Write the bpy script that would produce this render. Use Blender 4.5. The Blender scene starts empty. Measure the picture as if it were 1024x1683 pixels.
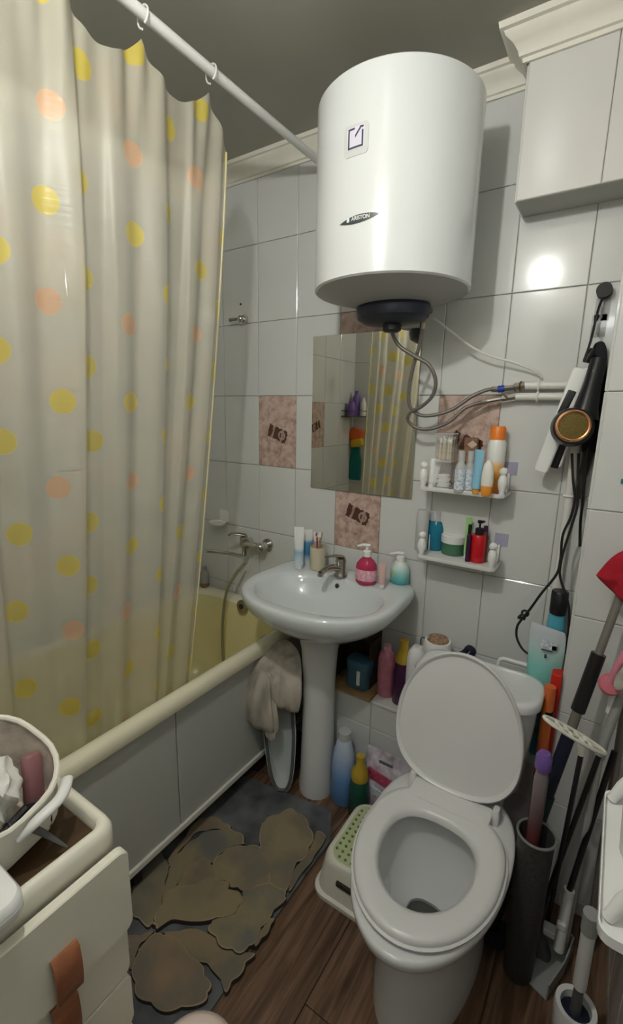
import bpy, bmesh, math, random
from mathutils import Vector, Matrix
random.seed(7)
PI = math.pi
S = bpy.context.scene
COL = S.collection

# ------------------------------------------------------------------ camera
CAM = Vector((1.335, -1.607, 1.486)); YAW, PITCH, ROLL, FPX = 0.580, 0.212, 0.019, 763.0
FW = Vector((-math.sin(YAW)*math.cos(PITCH), math.cos(YAW)*math.cos(PITCH), -math.sin(PITCH)))
r0 = Vector((math.cos(YAW), math.sin(YAW), 0)); u0 = r0.cross(FW)
RT = r0*math.cos(ROLL)+u0*math.sin(ROLL); UP = RT.cross(FW)
cd = bpy.data.cameras.new('camera'); cam = bpy.data.objects.new('camera', cd); COL.objects.link(cam)
cd.sensor_fit = 'HORIZONTAL'; cd.sensor_width = 36; cd.lens = 36*FPX/1024; cd.clip_start = 0.01
cam.matrix_world = Matrix(((RT.x, UP.x, -FW.x, CAM.x), (RT.y, UP.y, -FW.y, CAM.y), (RT.z, UP.z, -FW.z, CAM.z), (0, 0, 0, 1)))
S.camera = cam
S.view_settings.view_transform = 'Standard'; S.view_settings.look = 'None'
S.view_settings.gamma = 1; S.view_settings.use_curve_mapping = False
S.view_settings.exposure = 0.2
w = bpy.data.worlds.new('world'); S.world = w; w.use_nodes = True
w.node_tree.nodes['Background'].inputs[0].default_value = (0.9, 0.95, 1.0, 1)
w.node_tree.nodes['Background'].inputs[1].default_value = 0.15
LAMP = Vector((0.87, -1.36, 2.24))
def point_light(name, loc, power, rad, color):
    l = bpy.data.lights.new(name, 'POINT'); l.energy = power; l.shadow_soft_size = rad; l.color = color
    o = bpy.data.objects.new(name, l); COL.objects.link(o); o.location = loc; return o
point_light('hall_light', (1.15, -2.2, 2.15), 5.5, 0.08, (0.95, 0.98, 1.0))

# ------------------------------------------------------------------ pixel to point
def ray(px, py): return FW + RT*((px-512)/FPX) - UP*((py-841.5)/FPX)
def at(px, py, ax, val):
    d = ray(px, py); i = 'xyz'.index(ax); return CAM + d*((val-CAM[i])/d[i])
def zcol(x, y, py):            # height on the vertical through (x, y) that shows at row py
    k = (841.5-py)/FPX; a = Vector((x-CAM.x, y-CAM.y, -CAM.z))
    return (k*a.dot(FW)-a.dot(UP))/(UP.z-k*FW.z)
def stand(px, pyb, pyt, wpx, z):   # a round thing on height z: centre, radius, height
    f = at(px, pyb, 'z', z); dep = (f-CAM).dot(FW); r = wpx/2*dep/FPX
    h = Vector((f.x-CAM.x, f.y-CAM.y, 0)).normalized(); c = f+h*r*0.8
    return Vector((c.x, c.y, z)), r, zcol(c.x, c.y, pyt)-z
def ontop(x, y, pyt, z): return zcol(x, y, pyt)-z

# ------------------------------------------------------------------ materials
MC = {}
def mat(name, col, rough=0.5, metal=0.0, spec=0.5, trans=0.0, noise=0.0, nscale=20.0, bump=0.0, coat=0.0, sub=0.0, ior=1.45, alpha=1.0, stretch=None):
    if name in MC: return MC[name]
    m = bpy.data.materials.new(name); m.use_nodes = True; nt = m.node_tree; b = nt.nodes['Principled BSDF']
    b.inputs['Base Color'].default_value = (*col, 1); b.inputs['Roughness'].default_value = rough
    b.inputs['Metallic'].default_value = metal; b.inputs['Specular IOR Level'].default_value = spec
    b.inputs['Transmission Weight'].default_value = trans; b.inputs['Coat Weight'].default_value = coat
    b.inputs['IOR'].default_value = ior; b.inputs['Alpha'].default_value = alpha
    if sub: b.inputs['Subsurface Weight'].default_value = sub; b.inputs['Subsurface Radius'].default_value = (.01, .01, .01)
    if noise or bump:
        tc = nt.nodes.new('ShaderNodeTexCoord'); mp = nt.nodes.new('ShaderNodeMapping'); n = nt.nodes.new('ShaderNodeTexNoise')
        nt.links.new(tc.outputs['Object'], mp.inputs[0]); nt.links.new(mp.outputs[0], n.inputs[0])
        if stretch: mp.inputs['Scale'].default_value = stretch
        n.inputs['Scale'].default_value = nscale; n.inputs['Detail'].default_value = 4
        if noise:
            cr = nt.nodes.new('ShaderNodeValToRGB'); nt.links.new(n.outputs[0], cr.inputs[0])
            cr.color_ramp.elements[0].position = 0.3; cr.color_ramp.elements[1].position = 0.7
            cr.color_ramp.elements[0].color = (*[c*(1-noise) for c in col], 1)
            cr.color_ramp.elements[1].color = (*[min(1, c*(1+noise)) for c in col], 1)
            nt.links.new(cr.outputs[0], b.inputs['Base Color'])
        if bump:
            bp = nt.nodes.new('ShaderNodeBump'); bp.inputs['Strength'].default_value = bump; bp.inputs['Distance'].default_value = 0.004
            nt.links.new(n.outputs[0], bp.inputs['Height']); nt.links.new(bp.outputs[0], b.inputs['Normal'])
    MC[name] = m; return m

tile_m = mat('white_tile', (0.66, 0.67, 0.65), 0.13, noise=0.02, nscale=3, coat=0.2)
tile_w = mat('box_tile', (0.70, 0.69, 0.66), 0.09, noise=0.02, nscale=3, coat=0.2)
grout = mat('grout', (0.50, 0.50, 0.46), 0.9)
plaster = mat('plaster', (0.55, 0.53, 0.47), 0.8)
foam_m = mat('cornice_foam', (0.80, 0.77, 0.68), 0.6, noise=0.03)
ceil_m = mat('stretch_ceiling', (0.33, 0.32, 0.265), 0.28, noise=0.08, nscale=2)
enamel = mat('heater_enamel', (0.74, 0.76, 0.76), 0.22, coat=0.3)
heater_grey = mat('heater_underside', (0.42, 0.42, 0.40), 0.45)
black_pl = mat('black_plastic', (0.012, 0.012, 0.014), 0.35)
navy_pl = mat('navy_plastic', (0.012, 0.015, 0.035), 0.35)
rubber = mat('black_rubber', (0.010, 0.010, 0.010), 0.55)
ceram = mat('ceramic', (0.72, 0.73, 0.73), 0.10, coat=0.5)
sink_m = mat('sink_ceramic', (0.66, 0.70, 0.71), 0.10, coat=0.5)
seat_m = mat('seat_plastic', (0.72, 0.72, 0.71), 0.28)
white_pl = mat('white_plastic', (0.80, 0.80, 0.78), 0.35)
cream_pl = mat('cream_plastic', (0.78, 0.76, 0.66), 0.35)
pipe_m = mat('pipe_plastic', (0.74, 0.73, 0.68), 0.4)
chrome = mat('chrome', (0.62, 0.60, 0.56), 0.13, 1.0)
chromed = mat('worn_chrome', (0.42, 0.40, 0.35), 0.25, 1.0)
steel_hose = mat('braided_steel', (0.20, 0.185, 0.17), 0.45, 0.4, noise=0.25, nscale=400)
brass = mat('brass', (0.25, 0.15, 0.05), 0.4, 1.0)
tub_m = mat('tub_enamel', (0.78, 0.71, 0.37), 0.2, noise=0.03, nscale=4)
rim_m = mat('tub_rim', (0.84, 0.80, 0.60), 0.25, noise=0.03, nscale=6)
panel_shaded_m = mat('bath_panel_shaded', (0.52, 0.53, 0.50), 0.3)  # white panels; their shade is put into this grey colour
strip_m = mat('panel_strip', (0.75, 0.74, 0.68), 0.4)
dress_m = mat('dresser_cream', (0.80, 0.77, 0.65), 0.4, noise=0.02, nscale=8)
brown_m = mat('brown_board', (0.065, 0.035, 0.014), 0.5, noise=0.25, nscale=9, stretch=(6, 1, 1))
leather = mat('leather', (0.30, 0.11, 0.05), 0.45, noise=0.2, nscale=30)
clearp = mat('clear_plastic', (0.93, 0.94, 0.94), 0.08, trans=0.9, ior=1.2)
clouded = mat('cloudy_plastic', (0.75, 0.76, 0.76), 0.25, trans=0.4, ior=1.3)
orange = mat('orange_plastic', (0.90, 0.24, 0.03), 0.35)
orange_l = mat('light_orange', (0.85, 0.38, 0.06), 0.35)
yellow_pl = mat('amber_cap', (0.52, 0.36, 0.04), 0.3)
pink_liq = mat('pink_soap', (0.62, 0.05, 0.14), 0.12, trans=0.25, ior=1.3)
pink_lab = mat('pink_label', (0.80, 0.42, 0.50), 0.5, noise=0.3, nscale=90)
pink_pl = mat('pink_plastic', (0.62, 0.22, 0.30), 0.35, noise=0.15, nscale=40)
teal_pl = mat('teal_plastic', (0.10, 0.50, 0.47), 0.2, trans=0.1)
blue_liq = mat('blue_mouthwash', (0.03, 0.28, 0.42), 0.12, trans=0.35, ior=1.3)
blue_soft = mat('blue_softener', (0.14, 0.32, 0.62), 0.25, trans=0.1)
light_blue = mat('light_blue', (0.27, 0.55, 0.72), 0.35)
purple_pl = mat('purple_plastic', (0.18, 0.10, 0.36), 0.35)
plum_pl = mat('plum_bottle', (0.055, 0.012, 0.05), 0.25)
green_liq = mat('dark_green', (0.015, 0.09, 0.06), 0.18, trans=0.1)
green_jar = mat('green_cream', (0.07, 0.20, 0.11), 0.2, trans=0.1)
lime = mat('lime_plastic', (0.35, 0.65, 0.25), 0.35)
red_liq = mat('red_bottle', (0.62, 0.012, 0.02), 0.15, trans=0.1)
red_pl = mat('red_plastic', (0.60, 0.03, 0.02), 0.4)
lilac = mat('lilac_pad', (0.50, 0.49, 0.66), 0.3, alpha=0.75)
beige_pl = mat('beige_cup', (0.62, 0.56, 0.40), 0.45)
grey_pl = mat('grey_plastic', (0.34, 0.35, 0.34), 0.45)
dgrey_pl = mat('dark_grey_plastic', (0.10, 0.10, 0.10), 0.5)
gmetal = mat('grey_pole', (0.30, 0.28, 0.25), 0.35, 0.6)
copper = mat('copper_ring', (0.85, 0.42, 0.22), 0.2, 1.0)
goldmesh = mat('gold_mesh', (0.11, 0.075, 0.012), 0.4, 0.5, noise=0.5, nscale=500)
cotton = mat('cotton', (0.86, 0.85, 0.80), 0.9, noise=0.06, nscale=60, bump=0.5)
swab = mat('cotton_swab', (0.78, 0.66, 0.42), 0.8, noise=0.35, nscale=260)
blue_print = mat('blue_print', (0.62, 0.68, 0.80), 0.4, noise=0.4, nscale=140)
wood = mat('board_wood', (0.42, 0.27, 0.12), 0.6, noise=0.2, nscale=20, stretch=(1, 8, 8))
dark_in = mat('niche_dark', (0.03, 0.025, 0.02), 0.8)
star_m = mat('brown_box', (0.24, 0.13, 0.08), 0.6, noise=0.3, nscale=60)
redcloth = mat('red_cloth', (0.42, 0.01, 0.025), 0.9, noise=0.15, nscale=40, bump=0.3)
darkcloth = mat('dark_cloth', (0.012, 0.013, 0.016), 0.85, bump=0.5, nscale=60)
bagin = mat('basket_lining', (0.50, 0.44, 0.37), 0.85, noise=0.4, nscale=25)
bagout = mat('basket_cloth', (0.80, 0.77, 0.68), 0.8, noise=0.04, nscale=15, bump=0.2)
pinkish = mat('pinkish_plastic', (0.85, 0.70, 0.62), 0.4)
green_pad = mat('green_pad', (0.55, 0.62, 0.35), 0.7)
hole_m = mat('hole_green', (0.13, 0.19, 0.08), 0.8)
white_gl = mat('white_gloss_box', (0.85, 0.85, 0.83), 0.25)
mirror_m = mat('mirror_glass', (0.80, 0.79, 0.72), 0.015, 1.0)
glass_edge = mat('mirror_edge', (0.30, 0.34, 0.28), 0.2)
sticker = mat('sticker_grey', (0.62, 0.64, 0.62), 0.4)
sticker_l = mat('sticker_lilac', (0.72, 0.70, 0.80), 0.4)
ink = mat('dark_ink', (0.06, 0.06, 0.10), 0.4)
badge_m = mat('badge_dark', (0.05, 0.07, 0.07), 0.3)
letter_m = mat('letter_white', (0.8, 0.8, 0.8), 0.4)

def nodes_of(m):
    m.use_nodes = True; nt = m.node_tree; return nt, nt.nodes['Principled BSDF'], nt.links
def decor_material():
    m = bpy.data.materials.new('decor_tile'); nt, b, L = nodes_of(m)
    b.inputs['Roughness'].default_value = 0.15
    tc = nt.nodes.new('ShaderNodeTexCoord'); n = nt.nodes.new('ShaderNodeTexNoise'); n.inputs['Scale'].default_value = 28; n.inputs['Detail'].default_value = 8
    n.inputs['Roughness'].default_value = 0.7
    L.new(tc.outputs['Object'], n.inputs[0]); cr = nt.nodes.new('ShaderNodeValToRGB'); L.new(n.outputs[0], cr.inputs[0])
    e = cr.color_ramp.elements; e[0].position = 0.35; e[0].color = (0.36, 0.23, 0.18, 1); e[1].position = 0.58; e[1].color = (0.62, 0.47, 0.41, 1)
    # printed brown motif: a rotated rectangle with a light ring in it
    mp = nt.nodes.new('ShaderNodeMapping'); mp.vector_type = 'TEXTURE'; mp.inputs['Rotation'].default_value = (0, 0.32, 0)
    mp.inputs['Location'].default_value = (0.012, 0, 0.0)
    n2 = nt.nodes.new('ShaderNodeTexNoise'); n2.inputs['Scale'].default_value = 60
    ad = nt.nodes.new('ShaderNodeVectorMath'); ad.operation = 'SCALE'; ad.inputs['Scale'].default_value = 0.016
    L.new(tc.outputs['Object'], n2.inputs[0]); L.new(n2.outputs['Color'], ad.inputs[0])
    a2 = nt.nodes.new('ShaderNodeVectorMath'); a2.operation = 'ADD'; L.new(tc.outputs['Object'], a2.inputs[0]); L.new(ad.outputs[0], a2.inputs[1])
    L.new(a2.outputs[0], mp.inputs[0]); sp = nt.nodes.new('ShaderNodeSeparateXYZ'); L.new(mp.outputs[0], sp.inputs[0])
    def mth(op, a, bb, c=None):
        q = nt.nodes.new('ShaderNodeMath'); q.operation = op
        for i, v in enumerate((a, bb) if bb is not None else (a,)):
            if isinstance(v, (int, float)): q.inputs[i].default_value = v
            else: L.new(v, q.inputs[i])
        return q.outputs[0]
    ax = mth('ABSOLUTE', sp.outputs[0], None); az = mth('ABSOLUTE', sp.outputs[2], None)
    rect = mth('MULTIPLY', mth('LESS_THAN', ax, 0.05), mth('LESS_THAN', az, 0.027))
    dx = mth('SUBTRACT', sp.outputs[0], 0.022); rr = mth('SQRT', mth('ADD', mth('MULTIPLY', dx, dx), mth('MULTIPLY', sp.outputs[2], sp.outputs[2])), None)
    ring = mth('LESS_THAN', mth('ABSOLUTE', mth('SUBTRACT', rr, 0.014), None), 0.004)
    dx2 = mth('SUBTRACT', ax, 0.025); bar = mth('LESS_THAN', mth('ABSOLUTE', dx2, None), 0.005)
    k = mth('MULTIPLY', rect, mth('SUBTRACT', 1.0, mth('MULTIPLY', mth('MAXIMUM', ring, bar), 0.6)))
    mx = nt.nodes.new('ShaderNodeMix'); mx.data_type = 'RGBA'; L.new(k, mx.inputs[0]); L.new(cr.outputs[0], mx.inputs[6])
    mx.inputs[7].default_value = (0.10, 0.045, 0.03, 1); L.new(mx.outputs[2], b.inputs['Base Color']); return m
decor_m = decor_material()
def plank_material():
    m = bpy.data.materials.new('wood_plank'); nt, b, L = nodes_of(m); b.inputs['Roughness'].default_value = 0.42
    tc = nt.nodes.new('ShaderNodeTexCoord'); mp = nt.nodes.new('ShaderNodeMapping'); mp.inputs['Scale'].default_value = (38, 2.4, 1)
    oi = nt.nodes.new('ShaderNodeObjectInfo'); L.new(oi.outputs['Random'], mp.inputs['Location'])
    n = nt.nodes.new('ShaderNodeTexNoise'); n.inputs['Scale'].default_value = 1.6; n.inputs['Detail'].default_value = 7; n.inputs['Distortion'].default_value = 0.8
    L.new(tc.outputs['Object'], mp.inputs[0]); L.new(mp.outputs[0], n.inputs[0])
    cr = nt.nodes.new('ShaderNodeValToRGB'); L.new(n.outputs[0], cr.inputs[0]); e = cr.color_ramp.elements
    e[0].position = 0.3; e[0].color = (0.060, 0.032, 0.018, 1); e[1].position = 0.75; e[1].color = (0.27, 0.165, 0.105, 1)
    q = e.new(0.5); q.color = (0.15, 0.083, 0.048, 1)
    L.new(cr.outputs[0], b.inputs['Base Color']); return m
plank_m = plank_material()
def curtain_material():
    m = bpy.data.materials.new('curtain_film'); nt, b, L = nodes_of(m); N = nt.nodes
    uv = N.new('ShaderNodeUVMap'); sp = N.new('ShaderNodeSeparateXYZ'); L.new(uv.outputs[0], sp.inputs[0])
    def mth(op, a, bb=None):
        q = N.new('ShaderNodeMath'); q.operation = op
        for i, v in enumerate((a, bb) if bb is not None else (a,)):
            if isinstance(v, (int, float)): q.inputs[i].default_value = v
            else: L.new(v, q.inputs[i])
        return q.outputs[0]
    PX, PY = 0.118, 0.19
    U, V = sp.outputs[0], sp.outputs[1]
    cu = mth('FLOOR', mth('DIVIDE', U, PX)); fu = mth('SUBTRACT', mth('DIVIDE', U, PX), mth('ADD', cu, 0.5))
    odd = mth('MODULO', cu, 2.0); vs = mth('ADD', mth('DIVIDE', V, PY), mth('MULTIPLY', odd, 0.5))
    cv = mth('FLOOR', vs); fv = mth('SUBTRACT', vs, mth('ADD', cv, 0.5))
    cb = N.new('ShaderNodeCombineXYZ'); L.new(cu, cb.inputs[0]); L.new(cv, cb.inputs[1])
    wn = N.new('ShaderNodeTexWhiteNoise'); L.new(cb.outputs[0], wn.inputs[0]); spn = N.new('ShaderNodeSeparateColor'); L.new(wn.outputs['Color'], spn.inputs[0])
    du = mth('ADD', mth('MULTIPLY', fu, PX), mth('MULTIPLY', mth('SUBTRACT', spn.outputs[0], 0.5), 0.03))
    dv = mth('ADD', mth('MULTIPLY', fv, PY), mth('MULTIPLY', mth('SUBTRACT', spn.outputs[1], 0.5), 0.03))
    rr = mth('SQRT', mth('ADD', mth('MULTIPLY', du, du), mth('MULTIPLY', dv, dv)))
    dot = N.new('ShaderNodeMapRange'); dot.inputs[1].default_value = 0.0285; dot.inputs[2].default_value = 0.0255; L.new(rr, dot.inputs[0])
    pk = mth('MULTIPLY', odd, mth('GREATER_THAN', mth('MODULO', mth('ADD', cv, 40.0), 2.0), 0.5))
    m1 = N.new('ShaderNodeMix'); m1.data_type = 'RGBA'; L.new(pk, m1.inputs[0]); m1.inputs[6].default_value = (0.70, 0.56, 0.10, 1); m1.inputs[7].default_value = (0.74, 0.46, 0.28, 1)
    # broad pale print patches of the film
    n = N.new('ShaderNodeTexNoise'); n.inputs['Scale'].default_value = 4; L.new(uv.outputs[0], n.inputs[0])
    cr = N.new('ShaderNodeValToRGB'); L.new(n.outputs[0], cr.inputs[0]); e = cr.color_ramp.elements
    e[0].position = 0.35; e[0].color = (0.66, 0.62, 0.50, 1); e[1].position = 0.65; e[1].color = (0.76, 0.67, 0.52, 1)
    q = e.new(0.5); q.color = (0.70, 0.67, 0.54, 1)
    m2 = N.new('ShaderNodeMix'); m2.data_type = 'RGBA'; L.new(dot.outputs[0], m2.inputs[0]); L.new(cr.outputs[0], m2.inputs[6]); L.new(m1.outputs[2], m2.inputs[7])
    L.new(m2.outputs[2], b.inputs['Base Color']); b.inputs['Roughness'].default_value = 0.38
    wv = N.new('ShaderNodeTexNoise'); mpn = N.new('ShaderNodeMapping'); mpn.inputs['Scale'].default_value = (5, 90, 1); L.new(uv.outputs[0], mpn.inputs[0]); L.new(mpn.outputs[0], wv.inputs[0])
    wv.inputs['Scale'].default_value = 1.0; bp = N.new('ShaderNodeBump'); bp.inputs['Strength'].default_value = 0.35; bp.inputs['Distance'].default_value = 0.003
    L.new(wv.outputs[0], bp.inputs['Height']); L.new(bp.outputs[0], b.inputs['Normal'])
    tl = N.new('ShaderNodeBsdfTranslucent'); L.new(m2.outputs[2], tl.inputs[0])
    ms = N.new('ShaderNodeMixShader'); ms.inputs[0].default_value = 0.22; L.new(b.outputs[0], ms.inputs[1]); L.new(tl.outputs[0], ms.inputs[2])
    tr = N.new('ShaderNodeBsdfTransparent'); ms2 = N.new('ShaderNodeMixShader')
    fac = mth('MULTIPLY', mth('SUBTRACT', 1.0, mth('MULTIPLY', dot.outputs[0], 0.5)), 0.46)
    L.new(fac, ms2.inputs[0]); L.new(ms.outputs[0], ms2.inputs[1]); L.new(tr.outputs[0], ms2.inputs[2])
    L.new(ms2.outputs[0], N['Material Output'].inputs[0]); return m
curtain_m = curtain_material()
def gradient_material(name, stops, axis=2, rough=0.3, lo=0, hi=1):
    m = bpy.data.materials.new(name); nt, b, L = nodes_of(m); b.inputs['Roughness'].default_value = rough
    tc = nt.nodes.new('ShaderNodeTexCoord'); sp = nt.nodes.new('ShaderNodeSeparateXYZ'); L.new(tc.outputs['Generated'], sp.inputs[0])
    cr = nt.nodes.new('ShaderNodeValToRGB'); L.new(sp.outputs[axis], cr.inputs[0]); e = cr.color_ramp.elements
    e[0].position, e[1].position = stops[0][0], stops[-1][0]; e[0].color = (*stops[0][1], 1); e[1].color = (*stops[-1][1], 1)
    for p, c in stops[1:-1]: e.new(p).color = (*c, 1)
    L.new(cr.outputs[0], b.inputs['Base Color']); return m
spray_m = gradient_material('spray_can_print', [(0, (.85, .25, .03)), (.25, (.85, .33, .05)), (.5, (.86, .5, .15)), (.62, (.82, .80, .76)), (.8, (.85, .84, .8)), (1, (.85, .85, .82))])
foam_b = gradient_material('foam_bottle_print', [(0, (.03, .38, .40)), (.45, (.25, .58, .55)), (.8, (.62, .76, .70)), (1, (.75, .80, .76))])
softener_m = gradient_material('softener_print', [(0, (.10, .27, .58)), (.4, (.15, .33, .66)), (.75, (.42, .52, .74)), (1, (.6, .67, .78))])
detergent_m = mat('powder_bag', (0.55, 0.50, 0.58), 0.4, noise=0.5, nscale=26)

# ------------------------------------------------------------------ mesh helpers
def tagp(o, label=None, cat=None, group=None, kind=None):
    if label: o['label'] = label
    if cat: o['category'] = cat
    if group: o['group'] = group
    if kind: o['kind'] = kind
    return o
def thing(name, label, cat, loc=(0, 0, 0), group=None, rot=(0, 0, 0)):
    o = bpy.data.objects.new(name, None); COL.objects.link(o); o.location = loc; o.rotation_euler = rot
    o.empty_display_size = 0.02; return tagp(o, label, cat, group)
def mk(name, verts, faces, m, parent=None, smooth=False, world=False, label=None, angle=None):
    me = bpy.data.meshes.new(name); me.from_pydata([tuple(v) for v in verts], [], faces); me.update()
    bm = bmesh.new(); bm.from_mesh(me); bmesh.ops.recalc_face_normals(bm, faces=bm.faces); bm.to_mesh(me); bm.free()
    return lk(name, me, m, parent, smooth, world, label, angle)
def lk(name, me, m, parent=None, smooth=False, world=False, label=None, angle=None):
    o = bpy.data.objects.new(name, me); COL.objects.link(o)
    if m: me.materials.append(m)
    if smooth:
        for p in me.polygons: p.use_smooth = True
        try: me.set_sharp_from_angle(angle=angle or 0.75)
        except Exception: pass
    if parent:
        o.parent = parent
        if world:
            a = parent; off = Vector(a.location)
            while a.parent: a = a.parent; off += Vector(a.location)
            o.location = -off
    if label: o['label'] = label
    return o
class MB:
    def __init__(s): s.v = []; s.f = []
    def add(s, v, f):
        k = len(s.v); s.v += [tuple(x) for x in v]; s.f += [tuple(i+k for i in q) for q in f]; return s
    def box(s, c, d, rot=None):
        v = [Vector((x*d[0]/2, y*d[1]/2, z*d[2]/2)) for x in (-1, 1) for y in (-1, 1) for z in (-1, 1)]
        if rot is not None: v = [rot @ q for q in v]
        return s.add([q+Vector(c) for q in v], [(0, 1, 3, 2), (4, 6, 7, 5), (0, 4, 5, 1), (2, 3, 7, 6), (0, 2, 6, 4), (1, 5, 7, 3)])
    def loft(s, loops, cap=(True, True), closed=True):
        n = len(loops[0]); v = [p for l in loops for p in l]; f = []
        for i in range(len(loops)-1):
            for j in range(n if closed else n-1):
                a = i*n+j; b = i*n+(j+1) % n; f.append((a, b, b+n, a+n))
        if cap[0]: f.append(tuple(range(n-1, -1, -1)))
        if cap[1]: f.append(tuple(range((len(loops)-1)*n, len(loops)*n)))
        return s.add(v, f)
    def lathe(s, prof, n=24, c=(0, 0, 0), sx=1, sy=1, cap=(True, True)):
        c = Vector(c)
        return s.loft([[c+Vector((r*sx*math.cos(2*PI*k/n), r*sy*math.sin(2*PI*k/n), z)) for k in range(n)] for r, z in prof], cap)
    def tube(s, pts, r, n=10, cap=True, flat=1.0):
        pts = [Vector(p) for p in pts]; loops = []; up = Vector((0, 0, 1)); prev = None
        for i, p in enumerate(pts):
            t = (pts[min(i+1, len(pts)-1)]-pts[max(i-1, 0)]).normalized()
            if prev is None:
                a = t.cross(up if abs(t.z) < 0.9 else Vector((1, 0, 0))).normalized()
            else:
                a = (prev-t*prev.dot(t)).normalized()
            b = t.cross(a); prev = a; rr = r[i] if isinstance(r, (list, tuple)) else r
            loops.append([p+a*rr*math.cos(2*PI*k/n)+b*rr*flat*math.sin(2*PI*k/n) for k in range(n)])
        return s.loft(loops, (cap, cap))
    def torus(s, c, R, r, axis='z', n=24, m=8):
        ls = []
        for i in range(n):
            a = 2*PI*i/n; l = []
            for j in range(m):
                b = 2*PI*j/m; q = Vector(((R+r*math.cos(b))*math.cos(a), (R+r*math.cos(b))*math.sin(a), r*math.sin(b)))
                if axis == 'y': q = Vector((q.x, q.z, q.y))
                if axis == 'x': q = Vector((q.z, q.x, q.y))
                l.append(q+Vector(c))
            ls.append(l)
        v = [p for l in ls for p in l]; f = []
        for i in range(n):
            for j in range(m): f.append((i*m+j, ((i+1) % n)*m+j, ((i+1) % n)*m+(j+1) % m, i*m+(j+1) % m))
        return s.add(v, f)
    def ball(s, c, r, n=14, m=8, sz=1.0):
        return s.lathe([(max(1e-4, r*math.sin(PI*i/m)), -r*sz*math.cos(PI*i/m)) for i in range(m+1)], n, c, cap=(False, False))
    def prism(s, poly, z0, z1):      # poly of (x,y)
        return s.loft([[Vector((x, y, z0)) for x, y in poly], [Vector((x, y, z1)) for x, y in poly]])
    def build(s, name, m, parent=None, smooth=False, world=False, label=None, bevel=0, seg=2, angle=None, sub=0):
        o = mk(name, s.v, s.f, m, parent, smooth, world, label, angle)
        if bevel:
            bm = bmesh.new(); bm.from_mesh(o.data)
            ed = [e for e in bm.edges if len(e.link_faces) == 2 and e.calc_face_angle(0) > 0.6]
            bmesh.ops.bevel(bm, geom=ed, offset=bevel, segments=seg, profile=0.5, affect='EDGES'); bm.to_mesh(o.data); bm.free()
            if smooth:
                for p in o.data.polygons: p.use_smooth = True
                o.data.set_sharp_from_angle(angle=angle or 0.75)
        if sub:
            md = o.modifiers.new('sub', 'SUBSURF'); md.levels = md.render_levels = sub
        return o
def spline(pts, n=8):
    pts = [Vector(p) for p in pts]; out = []
    for i in range(len(pts)-1):
        p0, p1, p2, p3 = pts[max(i-1, 0)], pts[i], pts[i+1], pts[min(i+2, len(pts)-1)]
        for k in range(n):
            t = k/n; out.append(0.5*((2*p1)+(p2-p0)*t+(2*p0-5*p1+4*p2-p3)*t*t+(3*p1-p0-3*p2+p3)*t**3))
    out.append(pts[-1]); return out
def copy_tree(o, parent=None):
    c = o.copy(); COL.objects.link(c)
    if parent: c.parent = parent
    for ch in list(o.children): copy_tree(ch, c)
    return c
def rrect(w, d, r, n=5, c=(0, 0)):
    out = []
    for cx, cy, a0 in ((w/2-r, d/2-r, 0), (-w/2+r, d/2-r, PI/2), (-w/2+r, -d/2+r, PI), (w/2-r, -d/2+r, 1.5*PI)):
        for k in range(n+1):
            a = a0+PI/2*k/n; out.append((c[0]+cx+r*math.cos(a), c[1]+cy+r*math.sin(a)))
    return out
def aim(a, b):   # rotation carrying +z to b-a
    return (Vector(b)-Vector(a)).to_track_quat('Z', 'Y').to_matrix()

# ================================================================== THE SETTING
H = 2.45; XL, XR, YB = -0.40, 1.50, -1.62
def slab(name, lo, hi, m, kind='structure', label=None):
    lo, hi = Vector(lo), Vector(hi); c = (lo+hi)/2; o = MB().box((0, 0, 0), hi-lo).build(name, m); o.location = c
    if kind: o['kind'] = kind
    if label: o['label'] = label
    return o
floor = slab('floor', (XL-.05, -2.9, -0.05), (1.75, .05, -0.006), mat('floor_joint', (0.03, 0.02, 0.012), 0.9))
ceiling = slab('ceiling', (XL-.05, -2.9, H), (1.75, .05, H+.05), ceil_m)
wall_back = slab('wall_back', (XL-.05, 0, 0), (XR+.05, .05, H), grout)
wall_left = slab('wall_left', (XL-.05, YB, 0), (XL, 0, H), grout)
wall_right = slab('wall_right', (XR, YB, 0), (XR+.05, 0, H), grout)
wall_rear = slab('wall_rear', (XL-.05, YB-.08, 0), (0.86, YB, H), grout)
wall_over = slab('wall_rear_over_door', (0.86, YB-.08, 2.05), (XR+.05, YB, H), plaster)
slab('wall_hall', (0.2, -2.9, 0), (1.75, -2.85, H), plaster)
slab('wall_hall_left', (0.2, -2.85, 0), (0.25, YB-.08, H), plaster)
slab('wall_hall_right', (1.7, -2.85, 0), (1.75, YB-.08, H), plaster)
CX, CY = 1.29, -0.20
chase = slab('wall_pipe_chase', (CX, CY, 0), (XR, 0, H), grout)
BX, BY, BZ = 1.011, -0.125, 2.055
box_up = slab('wall_boxing_top', (BX, BY, BZ), (CX, 0, H), grout)

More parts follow.
